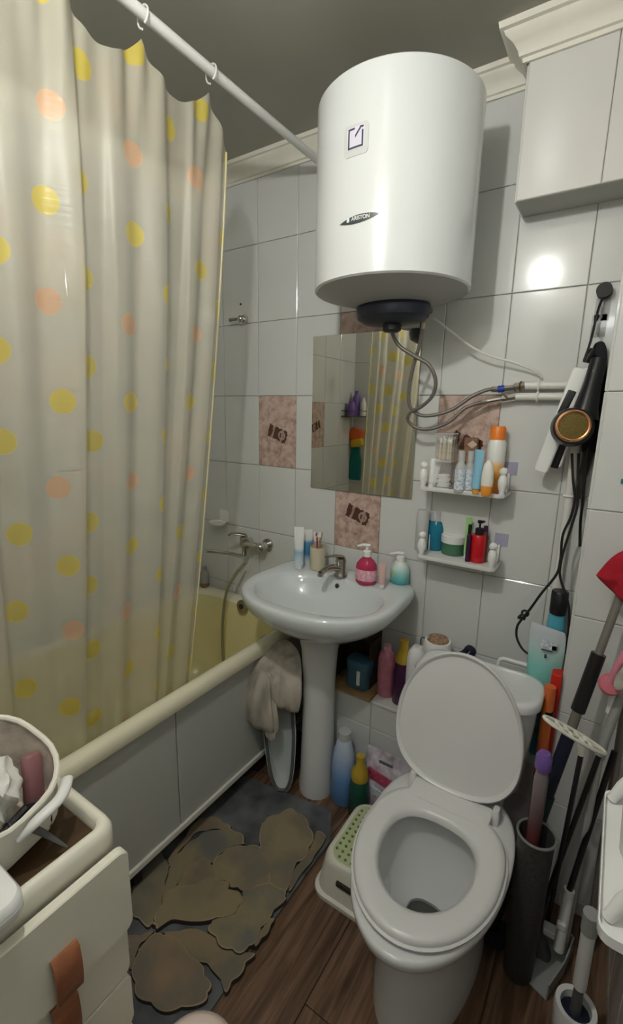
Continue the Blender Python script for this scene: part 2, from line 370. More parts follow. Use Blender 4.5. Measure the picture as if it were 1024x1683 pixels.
TT = 0.006; JO = 0.0020; tcache = {}
def tile_mesh(wd, ht):
    k = (round(wd, 4), round(ht, 4))
    if k not in tcache:
        b = 0.0022; a, c = wd/2-JO/2, ht/2-JO/2
        v = [(-a, 0, -c), (a, 0, -c), (a, 0, c), (-a, 0, c), (-a, -TT+b*.6, -c), (a, -TT+b*.6, -c), (a, -TT+b*.6, c), (-a, -TT+b*.6, c),
             (-a+b, -TT, -c+b), (a-b, -TT, -c+b), (a-b, -TT, c-b), (-a+b, -TT, c-b)]
        f = [(0, 3, 2, 1)]
        for s0 in (0, 4):
            for j in range(4): f.append((s0+j, s0+(j+1) % 4, s0+4+(j+1) % 4, s0+4+j))
        f.append((8, 9, 10, 11)); me = bpy.data.meshes.new('tile'); me.from_pydata(v, [], f); me.update(); me.materials.append(tile_m); tcache[k] = me
    return tcache[k]
def put_tile(parent, mid, wd, ht, rz, m=None, name='tile', label=None):
    me = tile_mesh(wd, ht)
    if m is not None:
        me = me.copy(); me.materials.clear(); me.materials.append(m)
    o = bpy.data.objects.new(name, me); COL.objects.link(o); o.parent = parent; o.location = Vector(mid)-Vector(parent.location)
    j = random.uniform
    o.rotation_euler = (j(-.0022, .0022), 0, rz+j(-.0022, .0022))
    if label: o['label'] = label
    return o
def spans(a, b, origin, step):
    k = math.floor((a-origin)/step+1e-6); out = []
    while origin+k*step < b-1e-6:
        lo, hi = max(a, origin+k*step), min(b, origin+(k+1)*step)
        if hi-lo > 0.012: out.append((lo, hi))
        k += 1
    return out
rows = spans(0, H, 0.05, 0.3)
decor = {(0, 1.25), (0.4, 0.95), (0.8, 1.25), (0.4, 1.55)}
for x0, x1 in spans(XL, CX, 0.0, 0.2):
    for z0, z1 in rows:
        if x0 > 1.0 and z0 > 2.1: continue
        if any(abs(x0-a) < .01 and abs(z0-b) < .01 for a, b in decor):
            put_tile(wall_back, ((x0+x1)/2, 0, (z0+z1)/2), x1-x0, z1-z0, 0, decor_m, 'decor_tile', 'pink marbled tile with a brown printed motif')
        else: put_tile(wall_back, ((x0+x1)/2, 0, (z0+z1)/2), x1-x0, z1-z0, 0)
for y0, y1 in spans(YB, 0, 0.0, 0.2):
    for z0, z1 in rows:
        d = abs(y0+1.2) < .01 and abs(z0-1.25) < .01
        put_tile(wall_left, (XL, (y0+y1)/2, (z0+z1)/2), y1-y0, z1-z0, PI/2, decor_m if d else None, 'decor_tile' if d else 'tile')
for x0, x1 in spans(XL, 0.86, 0.0, 0.2):
    for z0, z1 in rows:
        d = abs(x0-.2) < .01 and abs(z0-1.85) < .01
        put_tile(wall_rear, ((x0+x1)/2, YB, (z0+z1)/2), x1-x0, z1-z0, PI, decor_m if d else None, 'decor_tile' if d else 'tile')
for y0, y1 in spans(YB, CY, 0.0, 0.2):
    for z0, z1 in rows: put_tile(wall_right, (XR, (y0+y1)/2, (z0+z1)/2), y1-y0, z1-z0, -PI/2)
for z0, z1 in rows:
    put_tile(chase, ((CX+XR)/2, CY, (z0+z1)/2), XR-CX, z1-z0, 0)
    if z0 < 2: put_tile(chase, (CX, CY/2, (z0+z1)/2), -CY-.004, z1-z0, -PI/2)
XS = at(990, 290, 'y', BY).x
put_tile(box_up, ((BX+XS)/2, BY, (BZ+H)/2), XS-BX, H-BZ, 0, tile_w)
put_tile(box_up, ((XS+CX)/2, BY, (BZ+H)/2), CX-XS, H-BZ, 0, tile_w)
put_tile(box_up, (BX, BY/2, (BZ+H)/2), -BY-.004, H-BZ, -PI/2, tile_w)

# cornice: stepped foam coving run along straight stretches
def cornice(name, a, b, out, big=1.0):
    a, b, out = Vector(a), Vector(b), Vector(out)
    pf = [(0, 0), (0, -.066), (.006, -.066), (.008, -.058), (.014, -.056), (.016, -.046), (.026, -.032), (.040, -.022), (.044, -.014), (.052, -.012), (.054, 0)]
    o = MB().loft([[p+out*(q[0]*big)+Vector((0, 0, q[1]*big)) for q in pf] for p in (a, b)]).build(name, foam_m, smooth=True, angle=.5); o['kind'] = 'structure'
    return o
cornice('trim_1', (XL, -.007, H), (BX, -.007, H), (0, -1, 0))
pf = [(0, 0), (0, -.066), (.006, -.066), (.008, -.058), (.014, -.056), (.016, -.046), (.026, -.032), (.040, -.022), (.044, -.014), (.052, -.012), (.054, 0)]
o = MB().loft([[Vector(p)+Vector(out)*(q[0]*1.15)+Vector((0, 0, q[1]*1.15)) for q in pf] for p, out in (((BX-.007, -.007, H), (-1, 0, 0)), ((BX-.007, BY-.007, H), (-1, -1, 0)), ((CX, BY-.007, H), (0, -1, 0)))]).build('trim_2', foam_m, smooth=True, angle=.5); o['kind'] = 'structure'
cornice('trim_4', (XL+.007, YB, H), (XL+.007, 0, H), (1, 0, 0))
cornice('trim_5', (XR-.007, YB, H), (XR-.007, CY, H), (-1, 0, 0))
cornice('trim_6', (XL, YB+.007, H), (XR, YB+.007, H), (0, 1, 0))

# floor planks
for i, (x0, x1) in enumerate(spans(XL, XR+.2, 0.08, 0.192)):
    for y0, y1 in spans(-2.85, 0, -0.55*(i % 3)-.3, 1.2):
        q = MB().box((0, 0, -.003), (x1-x0-.0018, y1-y0-.002, .006)).build('plank', plank_m, floor, bevel=.0008, seg=1)
        q.location = Vector(((x0+x1)/2, (y0+y1)/2, 0))-Vector(floor.location)

# ledge boxing along the back wall behind pedestal and tank
LZ, LY = 0.42, -0.15
lx0 = at(566, 1130, 'y', LY).x-.015; lx1 = CX
NX = at(612, 1140, 'y', LY).x    # where the tiled lid begins
ledge = slab('wall_ledge', (lx0-.14, LY, 0), (lx1, 0, LZ-.012), grout)
for x0, x1 in spans(lx0-.14, lx1, NX, 0.2):
    for z0, z1 in spans(0, LZ-.012, 0.30, 0.3): put_tile(ledge, ((x0+x1)/2, LY, (z0+z1)/2), x1-x0, z1-z0, 0)
MB().box(((NX+lx1)/2, (LY-.012)/2, LZ-.006), (lx1-NX-.002, -LY+.012, .012)).build('ledge_top', tile_w, ledge, world=True, bevel=.002)
MB().box(((NX+lx0-.14)/2-.002, LY/2-.004, LZ-.007), (NX-lx0+.13, -LY+.012, .01)).build('ledge_board', wood, ledge, world=True)

# bare bulb hanging above the camera: the room's lamp
glow = bpy.data.materials.new('bulb_glow'); glow.use_nodes = True; gb = glow.node_tree.nodes['Principled BSDF']
gb.inputs['Base Color'].default_value = (.8, .8, .8, 1); gb.inputs['Emission Color'].default_value = (1.0, 0.995, 0.955, 1); gb.inputs['Emission Strength'].default_value = 815
t = thing('pendant_bulb', 'lit bulb hanging on a short cord from the ceiling', 'lamp', (LAMP.x, LAMP.y, H))
MB().lathe([(.045, 0), (.045, -.012), (.02, -.026)], 24).build('ceiling_rose', white_pl, t, True)
MB().tube([(0, 0, -.02), (0, 0, LAMP.z-H+.06)], .003, 8).build('cord', white_pl, t, True)
MB().lathe([(.013, LAMP.z-H+.020), (.018, LAMP.z-H+.035), (.018, LAMP.z-H+.06), (.008, LAMP.z-H+.07)], 18).build('socket', white_pl, t, True)
MB().ball((0, 0, LAMP.z-H), .024, 24, 14).build('bulb', glow, t, True)

# ================================================================== BATH
RX = 0.292; RZ = 0.612
t = thing('bathtub', 'old cream and yellow bathtub along the left wall behind the side panels', 'bathtub', (0, -.8, 0))
def tub_loop(x0, x1, y0, y1, r, z, n=8):
    return [Vector((x, y, z)) for x, y in rrect(x1-x0, y1-y0, r, n, ((x0+x1)/2, (y0+y1)/2))]
A = (XL+.010, RX, YB+.012, -.010)
def ins(d, de=None, z=0, r=.05):
    de = d if de is None else de
    return tub_loop(A[0]+d, A[1]-d, A[2]+de, A[3]-de, r, z)
rim = MB().loft([ins(.026, .02, RZ-.052, .03), ins(.004, .004, RZ-.050, .04), ins(0, 0, RZ-.034, .04), ins(.002, .002, RZ-.014, .04), ins(.012, .010, RZ-.002, .045),
                 ins(.026, .03, RZ, .06), ins(.040, .065, RZ-.003, .11), ins(.048, .078, RZ-.012, .12)], (False, False)).build('rim', rim_m, t, True, world=True)
def inb(d, a, b, z, r): return tub_loop(A[0]+d, A[1]-d, A[2]+b, A[3]-a, r, z)
MB().loft([inb(.046, .076, .10, RZ-.010, .12), inb(.052, .086, .13, RZ-.05, .13), inb(.062, .098, .18, RZ-.15, .14), inb(.075, .115, .25, RZ-.28, .15), inb(.10, .14, .32, RZ-.37, .15),
           inb(.14, .18, .38, RZ-.405, .14), inb(.22, .3, .5, RZ-.415, .08)], (False, True)).build('basin', tub_m, t, True, world=True)
oc = at(395, 998, 'y', -.125); oc.y = -.111
q = MB().lathe([(.030, 0), (.030, .005), (.023, .008)], 20).build('overflow', chromed, t, True); q.location = oc-Vector(t.location); q.rotation_euler = (PI/2-.1, 0, 0)
q = MB().lathe([(.012, 0.007), (.012, .010)], 16).build('overflow_hole', dark_in, t, True); q.location = oc-Vector(t.location); q.rotation_euler = (PI/2-.1, 0, 0)

t = thing('bath_screen', 'white panels, grey with painted shade, and a pale bottom strip closing the side of the bath', 'panel', (.25, -.8, 0))
PXX = 0.258; ps = at(290, 1190, 'x', PXX+.006).y
PB, PT = .105, .552
for y0, y1 in ((ps+.002, -.012), (ps-.52, ps-.002), (YB+.01, ps-.524)):
    MB().box((PXX, (y0+y1)/2, (PB+PT)/2), (.008, y1-y0, PT-PB)).build('panel', panel_shaded_m, t, world=True, bevel=.002)
MB().box((PXX+.004, (YB+.01-.012)/2, PB-.004), (.018, -YB-.024, .022)).build('bottom_strip', strip_m, t, world=True, bevel=.003)
MB().box((PXX-.002, (YB+.01-.012)/2, PT+.008), (.014, -YB-.024, .016)).build('top_strip', panel_shaded_m, t, world=True, bevel=.002)
for y in (-.3, -.9, -1.4): MB().box((PXX-.03, y, (PB-.01)/2), (.03, .03, PB-.01)).build('foot', dark_in, t, world=True)

# curtain rod
RODX, RODZ = 0.33, 2.34
t = thing('curtain_rod', 'white shower curtain rod running back to the wall beside the heater', 'rod', (RODX, -.8, RODZ))
MB().tube([(RODX, -.008, RODZ), (RODX, YB+.008, RODZ)], .0125, 14).build('rod', white_pl, t, True, world=True)
for y in (-.012, YB+.012): MB().tube([(RODX, y-.006, RODZ), (RODX, y+.006, RODZ)], .024, 16).build('end_cup', white_pl, t, True, world=True)

# shower curtain -------------------------------------------------------
hooks_y = [at(345, 85, 'x', RODX).y, at(232, 2, 'x', RODX).y]
while hooks_y[-1] > -1.45: hooks_y.append(hooks_y[-1]-.185)
E0 = at(383, 232, 'x', RODX).y   # free edge near top
YEND = -1.56
NS, NV = 340, 110
def fold(s, v):
    y = E0+(YEND-E0)*s
    f = 0
    for (yc, w1, w2, am) in RIDGES:
        d = y-yc-.03*(v-.4)*math.sin(yc*40)
        w_ = w1 if d > 0 else w2
        f += am*math.exp(-abs(d/w_)**2.6)
    f += .003*math.sin(39*y+3*v)+.0012*math.sin(90*y+5*v*v)*(.4+v)
    return 1.2*f*(.35+.65*min(1, v*3.5))-.012
# ridge centre y, half widths (towards wall / towards camera), height
RIDGES = [(-.545, .020, .030, .026), (-.640, .055, .012, .020), (-.735, .030, .050, .040), (-.865, .050, .020, .026), (-.975, .016, .055, .048),
          (-1.10, .05, .03, .024), (-1.19, .022, .05, .046), (-1.32, .05, .03, .03), (-1.43, .03, .04, .046)]
def sag(y):
    if y > hooks_y[0]: return -.10*((y-hooks_y[0])/(E0-hooks_y[0]))**1.2
    for a, b in zip(hooks_y, hooks_y[1:]):
        if b <= y <= a:
            q = (a-y)/(a-b); return -.058*math.sin(PI*q)**.8
    return -.03
def curtain_pt(s, v):
    y = E0+(YEND-E0)*s
    zt = RODZ-.045+sag(y); zb = RZ-.14
    z = zt+(zb-zt)*v
    sl = max(0, min(1, (zt-z)/(RODZ-RZ)))
    x = RODX-.012+(0.198-RODX+.012)*sl**1.1+fold(s, v)*(1-.25*sl)
    yy = y-(.13*sl**1.3*(1-s)**2.2)
    if v < .14:      # gathered creases that fan down from each hook
        for hy in hooks_y:
            d = y-hy
            x += .010*math.exp(-(d/.06)**2)*math.cos(d*110+v*9)*(1-v/.14)
    return Vector((x, yy, z))
V = []; UVS = []
us = [0.0]; pv = curtain_pt(0, .5)
for i in range(1, NS+1):
    p = curtain_pt(i/NS, .5); us.append(us[-1]+math.hypot(p.x-pv.x, p.y-pv.y)); pv = p
for i in range(NS+1):
    for j in range(NV+1):
        p = curtain_pt(i/NS, j/NV); V.append(p); UVS.append((us[i]+.063, p.z+.02))
Fc = [(i*(NV+1)+j, (i+1)*(NV+1)+j, (i+1)*(NV+1)+j+1, i*(NV+1)+j+1) for i in range(NS) for j in range(NV)]
t = thing('shower_curtain', 'pale translucent shower curtain with yellow and peach dots hanging into the bath', 'curtain', (RODX, -.9, RZ))
o = mk('curtain_sheet', V, Fc, curtain_m, t, False, True)
for p in o.data.polygons: p.use_smooth = True
uvl = o.data.uv_layers.new(name='UVMap')
for l in o.data.loops: uvl.data[l.index].uv = UVS[l.vertex_index]
hem = MB().tube([curtain_pt(0, k/60)+Vector((0, .001, 0)) for k in range(61)], .0032, 6, flat=.6)
hem.build('side_hem', mat('hem_film', (0.75, 0.68, 0.38), 0.45), t, True, world=True)
for hy in hooks_y:
    r = MB().tube([Vector((RODX, hy, RODZ))+Vector((.021*math.cos(a), .005*math.sin(a*.5), .021*math.sin(a)-.006)) for a in [PI*1.42-k*PI*1.75/16 for k in range(17)]], .0022, 6)
    o = r.build('curtain_hook', white_pl, None, True)
    c = Vector((RODX, hy, RODZ)); 
    for v_ in o.data.vertices: v_.co -= c
    o.location = c
    tagp(o, 'white plastic curtain ring hooked over the rod', 'hook', 'curtain hooks on the rod')

# wall knob, mixer, hose, soap dish, bottle -------------------------------
c = at(396, 524, 'y', -.03)
t = thing('shower_hook', 'chrome shower hook on the wall beside the curtain', 'hook', (c.x, -.006, c.z))
MB().tube([(0, 0, 0), (0, -.022, 0)], .020, 18).build('flange', chrome, t, True)
MB().ball((0, -.026, 0), .015).build('knob', chrome, t, True)
MB().tube([(0, -.026, 0), (-.03, -.035, -.002), (-.05, -.04, -.004)], [.006, .006, .008], 10).build('arm', chromed, t, True)
o = MB().tube([(0, 0, 0), (0, -.004, 0)], .004, 8).build('screw_hole', dark_in, None); c2 = at(396, 500, 'y', -.006); o.location = c2; o.name = 'wall_plug'; tagp(o, 'dark empty screw hole above the shower hook', 'wall plug')

m0 = at(402, 893, 'y', -.06)
t = thing('bath_mixer', 'chrome bath mixer with long swivel spout on the wall above the bath', 'tap', (m0.x, -.006, m0.z))
MB().tube([(-.01, -.055, 0), (.02, -.055, 0), (.10, -.055, -.002)], [.020, .019, .016], 16).build('body', chrome, t, True)
for dx in (.098,):
    MB().tube([(dx, -.058, 0), (dx, 0, 0)], .017, 16).build('inlet', chrome, t, True)
    MB().tube([(dx, -.012, 0), (dx, 0, 0)], .028, 20).build('wall_flange', chrome, t, True)
    MB().ball((dx, -.06, 0), .022).build('elbow', chrome, t, True)
MB().tube([(-.008, -.055, 0), (-.008, 0, 0)], .016, 16).build('inlet', chrome, t, True)
cart = MB().tube([(0, -.055, .005), (0, -.058, .035)], [.021, .019], 16).build('cartridge', chrome, t, True)
MB().tube([(.012, -.058, .04), (-.01, -.07, .045), (-.038, -.10, .050), (-.042, -.115, .042)], [.014, .012, .007, .006], 10, flat=.6).build('lever', chromed, cart, True)
MB().tube([(0, -.055, -.01), (0, -.055, -.055)], [.014, .011], 14).build('diverter', chrome, t, True)
se = at(338, 905, 'y', -.30)-Vector(t.location)
MB().tube(spline([(0, -.055, -.052), (-.005, -.075, -.056), ((se.x)*.5, -.055+(se.y+.055)*.5, (-.056+se.z)*.5), se]), .0088, 12).build('spout', chrome, t, True)
hp = [at(402, 925, 'y', -.065), at(386, 945, 'y', -.10), at(372, 975, 'y', -.13), at(366, 1020, 'y', -.16), at(366, 1070, 'y', -.18), at(369, 1110, 'y', -.19)]
MB().tube(spline(hp), .0065, 10).build('hose', mat('hose_yellowed', (.34, .31, .20), .4, .3), t, True, world=True)

sd = at(360, 858, 'y', -.05)
t = thing('soap_dish', 'small white soap dish on the wall behind the bath mixer', 'soap dish', (sd.x, -.006, sd.z))
MB().box((0, -.006, .025), (.055, .012, .06)).build('back_plate', white_pl, t, bevel=.003)
MB().lathe([(.02, -.012), (.045, -.010), (.048, 0), (.043, 0), (.038, -.005), (.001, -.006)], 20, (-.01, -.045, 0), 1, .75).build('dish', white_pl, t, True)

# ================================================================== HEATER
HX, HY, HR = 0.711, -0.250, 0.2245
HZ0, HZ1 = zcol(.805, -.454, 447), zcol(.805, -.454, 83)
t = thing('water_heater', 'large white cylindrical water heater hung on the wall above the mirror', 'water heater', (HX, HY, HZ0))
hh = HZ1-HZ0
MB().lathe([(HR-.006, .0), (HR, .004), (HR, hh-.004), (HR-.004, hh)], 96, cap=(False, False)).build('body', enamel, t, True)
MB().lathe([(HR-.005, .001), (HR-.010, -.001), (.15, -.018), (.10, -.030), (.001, -.030)], 72, cap=(False, False)).build('underside', heater_grey, t, True)
MB().lathe([(HR-.004, hh), (HR-.03, hh+.003), (.08, hh+.008), (.001, hh+.008)], 72, cap=(False, False)).build('top_cover', enamel, t, True)
MB().lathe([(.112, -.030), (.116, -.040), (.110, -.064), (.085, -.078), (.03, -.084), (.001, -.084)], 40, (0, .02, 0), 1, .8, cap=(False, False)).build('bottom_cap', navy_pl, t, True)
MB().lathe([(.028, -.07), (.028, -.098), (.022, -.102), (.001, -.102)], 20, (0, .02, 0), cap=(False, False)).build('cable_gland', black_pl, t, True)
MB().box((0, .225, hh*.7), (.24, .046, .04)).box((0, .222, .08), (.24, .04, .03)).build('wall_bracket', grey_pl, t, bevel=.003)
def cyl_ang(px, py):
    d = ray(px, py); o_ = Vector((CAM.x-HX, CAM.y-HY)); dd = Vector((d.x, d.y)); a = dd.dot(dd); b = 2*o_.dot(dd); c_ = o_.dot(o_)-HR*HR
    tt = (-b-math.sqrt(b*b-4*a*c_))/(2*a); p = CAM+d*tt; return math.atan2(p.x-HX, -(p.y-HY)), p.z-HZ0
def wrap(o, phi, z, eps):
    for v_ in o.data.vertices:
        x, y, h = v_.co; a = phi+x/HR; r = HR+eps+h; v_.co = (r*math.sin(a), -r*math.cos(a), z+y)
def plate(poly, h, name, m, phi, z, eps, parent, steps=10, label=None):
    # poly: list of (x, ylow, yhigh) columns
    v = []; f = []
    for x, a, b in poly: v += [(x, a, 0), (x, b, 0), (x, a, h), (x, b, h)]
    n = len(poly)
    for i in range(n-1):
        k = 4*i; f += [(k+2, k+3, k+7, k+6), (k, k+4, k+5, k+1), (k, k+2, k+6, k+4), (k+1, k+5, k+7, k+3)]
    f += [(0, 1, 3, 2), (4*n-4, 4*n-2, 4*n-1, 4*n-3)]
    o = mk(name, v, f, m, parent, label=label); wrap(o, phi, z, eps); return o
def rr_cols(w_, h_, r, n=6):
    out = []
    xs = [-w_/2+r*(1-math.cos(PI/2*k/n)) for k in range(n+1)]; xs += [-w_/2+r+(w_-2*r)*k/8 for k in range(1, 9)]; xs += [w_/2-r*(1-math.sin(PI/2*(1-k/n))) if False else w_/2-r+r*math.sin(PI/2*k/n) for k in range(1, n+1)]
    for x in xs:
        e = max(0, abs(x)-(w_/2-r)); hh_ = h_/2-r+math.sqrt(max(0, r*r-e*e)); out.append((x, -hh_, hh_))
    return out
pa, za = cyl_ang(585, 230)
stk = plate(rr_cols(.068, .068, .010), .0012, 'energy_sticker', sticker, pa, za, .0002, t)
p_ = plate(rr_cols(.050, .048, .002), .0006, 'sticker_field', sticker_l, pa, za+.004, .0015, stk)
for (cx_, cz_, wx, wz) in ((-.019, .004, .004, .040), (.019, .000, .004, .034), (0, -.016, .042, .004), (-.012, .024, .018, .004), (.016, .024, .010, .004)):
    plate([(cx_-wx/2+wx*k/4, cz_-wz/2, cz_+wz/2) for k in range(5)], .0005, 'sticker_mark', ink, pa, za, .0023, stk)
plate([(-.001+.0145*k/4, .006+.0165*k/4-.002, .006+.0165*k/4+.004) for k in range(5)], .0005, 'sticker_mark', ink, pa, za, .0023, stk)
pa, za = cyl_ang(588, 359)
cols = []
for k in range(25):
    u_ = k/24; x = -.054+.108*u_; e = max(.0003, math.sin(PI*min(1, u_*1.0))**.8)
    cols.append((x, -.0105*e+.003*(2*u_-1), .0095*e**.7*1.0+.003*(2*u_-1) if False else .0080*e+.004*(2*u_-1)))
badge = plate(cols, .0014, 'badge', badge_m, pa, za, .0003, t)
def text_mesh(s, size, name, m, parent, ext=.0003, bold=0.0):
    cu = bpy.data.curves.new('txt', 'FONT'); cu.body = s; cu.size = size; cu.align_x = 'CENTER'; cu.align_y = 'CENTER'; cu.extrude = ext; cu.offset = bold
    oo = bpy.data.objects.new('txt', cu); COL.objects.link(oo); dg = bpy.context.evaluated_depsgraph_get(); me = bpy.data.meshes.new_from_object(oo.evaluated_get(dg))
    bpy.data.objects.remove(oo); me.name = name; me.materials.clear(); return lk(name, me, m, parent)
tx = text_mesh('ARISTON', .0125, 'badge_lettering', letter_m, badge, bold=.0003)
for v_ in tx.data.vertices: v_.co = (v_.co.x*.95+.008, v_.co.y+.0005, v_.co.z)
wrap(tx, pa, za, .0024)
plate([(-.031, -.0045, .0035), (-.029, -.0045, .0045), (-.025, -.005, .005), (-.023, -.003, .003)], .0005, 'badge_emblem', letter_m, pa, za, .0019, badge)

# hoses, valve, cable under the heater
HB = HZ0-.084
va = at(695, 515, 'y', -.17)
t = thing('safety_valve', 'small brass safety valve under the right side of the water heater', 'valve', (va.x, va.y, va.z-.03))
hx0 = Vector((va.x, va.y, va.z))
MB().tube([hx0+Vector((0, 0, .06)), hx0+Vector((0, 0, -.028))], .009, 12).build('valve_body', brass, t, True, world=True)
MB().tube([hx0+Vector((0, 0, .005)), hx0+Vector((.028, -.004, .004))], .008, 10).build('valve_outlet', brass, t, True, world=True)
MB().lathe([(.014, 0), (.014, .014)], 6, hx0+Vector((0, 0, -.008))).build('hex_nut', brass, t, world=True)
Yh = -.16
def px(pts, y0, y1=None):
    n = len(pts); y1 = y0 if y1 is None else y1
    return [at(a, b, 'y', y0+(y1-y0)*i/(n-1)) for i, (a, b) in enumerate(pts)]
def hose_thing(name, label, pts, r, m, n=6, nuts=True, cat='hose'):
    sp = spline(pts, n); t = thing(name, label, cat, sp[-1]); MB().tube(sp, r, 10).build('hose', m, t, True, world=True)
    if nuts:
        for a, b in ((sp[0], sp[3]), (sp[-1], sp[-4])):
            MB().tube([a, a+(b-a).normalized()*.018], r*1.5, 8).build('nut', chromed, t, True, world=True)
    return t
h1 = px([(643, 508), (643, 540), (655, 567), (681, 585), (705, 600), (716, 625), (711, 650), (693, 668), (674, 678), (671, 692), (687, 704), (712, 704), (740, 692), (762, 672), (785, 663), (800, 660)], -.20, -.045)
hose_thing('braided_hose', 'braided steel hose looping from the heater to the lower pipe', h1, .0058, steel_hose)
h2 = px([(695, 530), (690, 565), (680, 600), (672, 640), (674, 668), (690, 682), (715, 682), (745, 672), (775, 652), (800, 641), (818, 640)], -.17, -.045)
hose_thing('braided_hose', 'braided steel hose sweeping from the brass valve to the blue collar', h2, .0058, steel_hose)
cb_ = px([(712, 522), (745, 548), (775, 570), (805, 585), (845, 596), (880, 610), (890, 620)], -.10, -.02)
hose_thing('drain_tube', 'thin white tube drooping from the heater valve to the wall pipes', cb_, .0035, pipe_m, nuts=False, cat='tube')

# wall pipes: two horizontals meeting verticals
pz1 = zcol(1.08, -.03, 634); pz2 = zcol(1.08, -.03, 652)
pxa = at(862, 634, 'y', -.03).x; pxb = at(848, 652, 'y', -.03).x
vx1 = at(928, 870, 'y', -.03).x; vx2 = vx1+.034
t = thing('water_pipes', 'pair of white plastic water pipes running along and down the back wall', 'pipe', (vx1, -.03, LZ))
MB().tube([(pxa, -.030, pz1), (vx2+.03, -.030, pz1)], .0115, 14).build('pipe', pipe_m, t, True, world=True)
MB().tube([(pxb, -.030, pz2), (vx1, -.030, pz2)], .0115, 14).build('pipe', pipe_m, t, True, world=True)
MB().tube([(vx1, -.030, pz2+.012), (vx1, -.030, LZ+.002)], .0125, 14).build('pipe', pipe_m, t, True, world=True)
MB().tube([(vx2+.03, -.030, pz1+.012), (vx2+.03, -.030, LZ+.002)], .0125, 14).build('pipe', pipe_m, t, True, world=True)
for X in (at(885, 640, 'y', -.03).x,):
    for z in (pz1, pz2):
        MB().torus((X, -.030, z), .0135, .0035, 'x', 18, 6).box((X, -.012, z), (.012, .012, .02)).build('pipe_clip', white_pl, t, True, world=True)
for z in (zcol(vx1, -.03, 815),):
    for x in (vx1, vx2+.03): MB().torus((x, -.030, z), .0145, .0035, 'z', 18, 6).box((x, -.012, z), (.02, .012, .012)).build('pipe_clip', white_pl, t, True, world=True)
t = thing('pipe_valve', 'steel fitting with blue collar at the end of the upper pipe', 'valve', (pxa-.02, -.03, pz1))
p1 = at(818, 640, 'y', -.045); p2 = Vector((pxa, -.030, pz1))
MB().tube([p1, p1.lerp(p2, .25)], .0105, 12).build('blue_collar', mat('blue_collar', (.02, .05, .35), .4), t, True, world=True, label='blue collar')
MB().tube([p1.lerp(p2, .25), p1.lerp(p2, .6), p1.lerp(p2, .62), p2], [.0085, .0085, .013, .013], 8).build('fitting', chrome, t, True, world=True)
MB().torus(p1.lerp(p2, .86), .013, .003, 'x', 16, 6).build('thread_ring', brass, t, True, world=True)
t = thing('pipe_valve', 'small steel fitting at the end of the lower pipe', 'valve', (pxb-.02, -.03, pz2))
p1 = at(800, 660, 'y', -.045); p2 = Vector((pxb, -.030, pz2))
MB().tube([p1, p1.lerp(p2, .5), p1.lerp(p2, .52), p2], [.007, .007, .011, .011], 8).build('fitting', chrome, t, True, world=True)
MB().tube([p1.lerp(p2, .6), p1.lerp(p2, .6)+Vector((.01, -.02, .012))], .004, 8).build('lever', chromed, t, True, world=True)

# mirror -----------------------------------------------------------------
MC_ = [at(517, 551, 'y', -.010), at(692, 541, 'y', -.010), at(679, 821, 'y', -.010), at(510, 800, 'y', -.010)]
mx0 = (MC_[0].x+MC_[3].x)/2; mx1 = (MC_[1].x+MC_[2].x)/2; mz1 = (MC_[0].z+MC_[1].z)/2; mz0 = (MC_[2].z+MC_[3].z)/2
t = thing('wall_mirror', 'frameless rectangular mirror on the wall above the sink', 'mirror', ((mx0+mx1)/2, -.007, mz0))
MB().box((0, -.003, (mz1-mz0)/2), (mx1-mx0, .005, mz1-mz0)).build('backing', glass_edge, t)
MB().box((0, -.0062, (mz1-mz0)/2), (mx1-mx0-.002, .0012, mz1-mz0-.002)).build('mirror_glass', mirror_m, t)

# things the mirror shows in the far corner of the bath
cx_, cy_ = XL+.006, YB+.006
t = thing('corner_shelf', 'dark wire corner shelf seen in the mirror', 'shelf', (cx_, cy_, 1.46))
rim_pts = [(.012, .012, 0), (.20, .012, 0), (.19, .08, 0), (.14, .14, 0), (.08, .19, 0), (.012, .20, 0), (.012, .012, 0)]
MB().tube(rim_pts, .004, 8).tube([(p[0], p[1], .04) for p in rim_pts], .003, 8).build('rim', dgrey_pl, t, True)
mm = MB()
for k in range(9): mm.tube([(.02+.02*k, .012, 0), (.02+.02*k, .2-.02*k, 0)], .002, 6)
mm.build('wire_grid', dgrey_pl, t, True)
def bottle(name, label, c, prof, m, capprof=None, capm=None, sx=1, sy=1, rz=0, cat='bottle', group=None, lab=None, tilt=None, n=28, caplabel=None):
    t = thing(name, label, cat, c, group); t.rotation_euler = tilt or (0, 0, rz)
    if tilt is None: t.rotation_euler = (0, 0, rz)
    bo_ = MB().lathe(prof, n, sx=sx, sy=sy).build('body', m, t, True)
    if capprof: MB().lathe(capprof, 22, sx=min(1, sx*1.0) if sx < .9 else 1, sy=1 if sy > .6 else 1).build('cap', capm, t, True, label=caplabel)
    if lab:
        r, z0, z1, lm = lab; MB().lathe([(r, z0), (r+.0006, z0+.0005), (r+.0006, z1-.0005), (r, z1)], n, sx=sx, sy=sy, cap=(False, False)).build('label', lm, bo_, True)
    return t
bottle('shampoo_bottle', 'purple shampoo bottle tallest on the corner shelf in the mirror', (cx_+.05, cy_+.05, 1.465), [(.026, 0), (.028, .01), (.028, .13), (.02, .15)], purple_pl, [(.014, .15), (.014, .18)], purple_pl)
bottle('shampoo_bottle', 'pale bottle between purple ones on the corner shelf in the mirror', (cx_+.11, cy_+.05, 1.465), [(.022, 0), (.024, .01), (.022, .09), (.014, .11)], white_pl, [(.010, .11), (.010, .13)], white_pl)
bottle('shampoo_bottle', 'short purple jar on the corner shelf in the mirror', (cx_+.05, cy_+.12, 1.465), [(.03, 0), (.032, .01), (.032, .07), (.022, .09)], purple_pl, [(.02, .09), (.02, .105)], purple_pl)
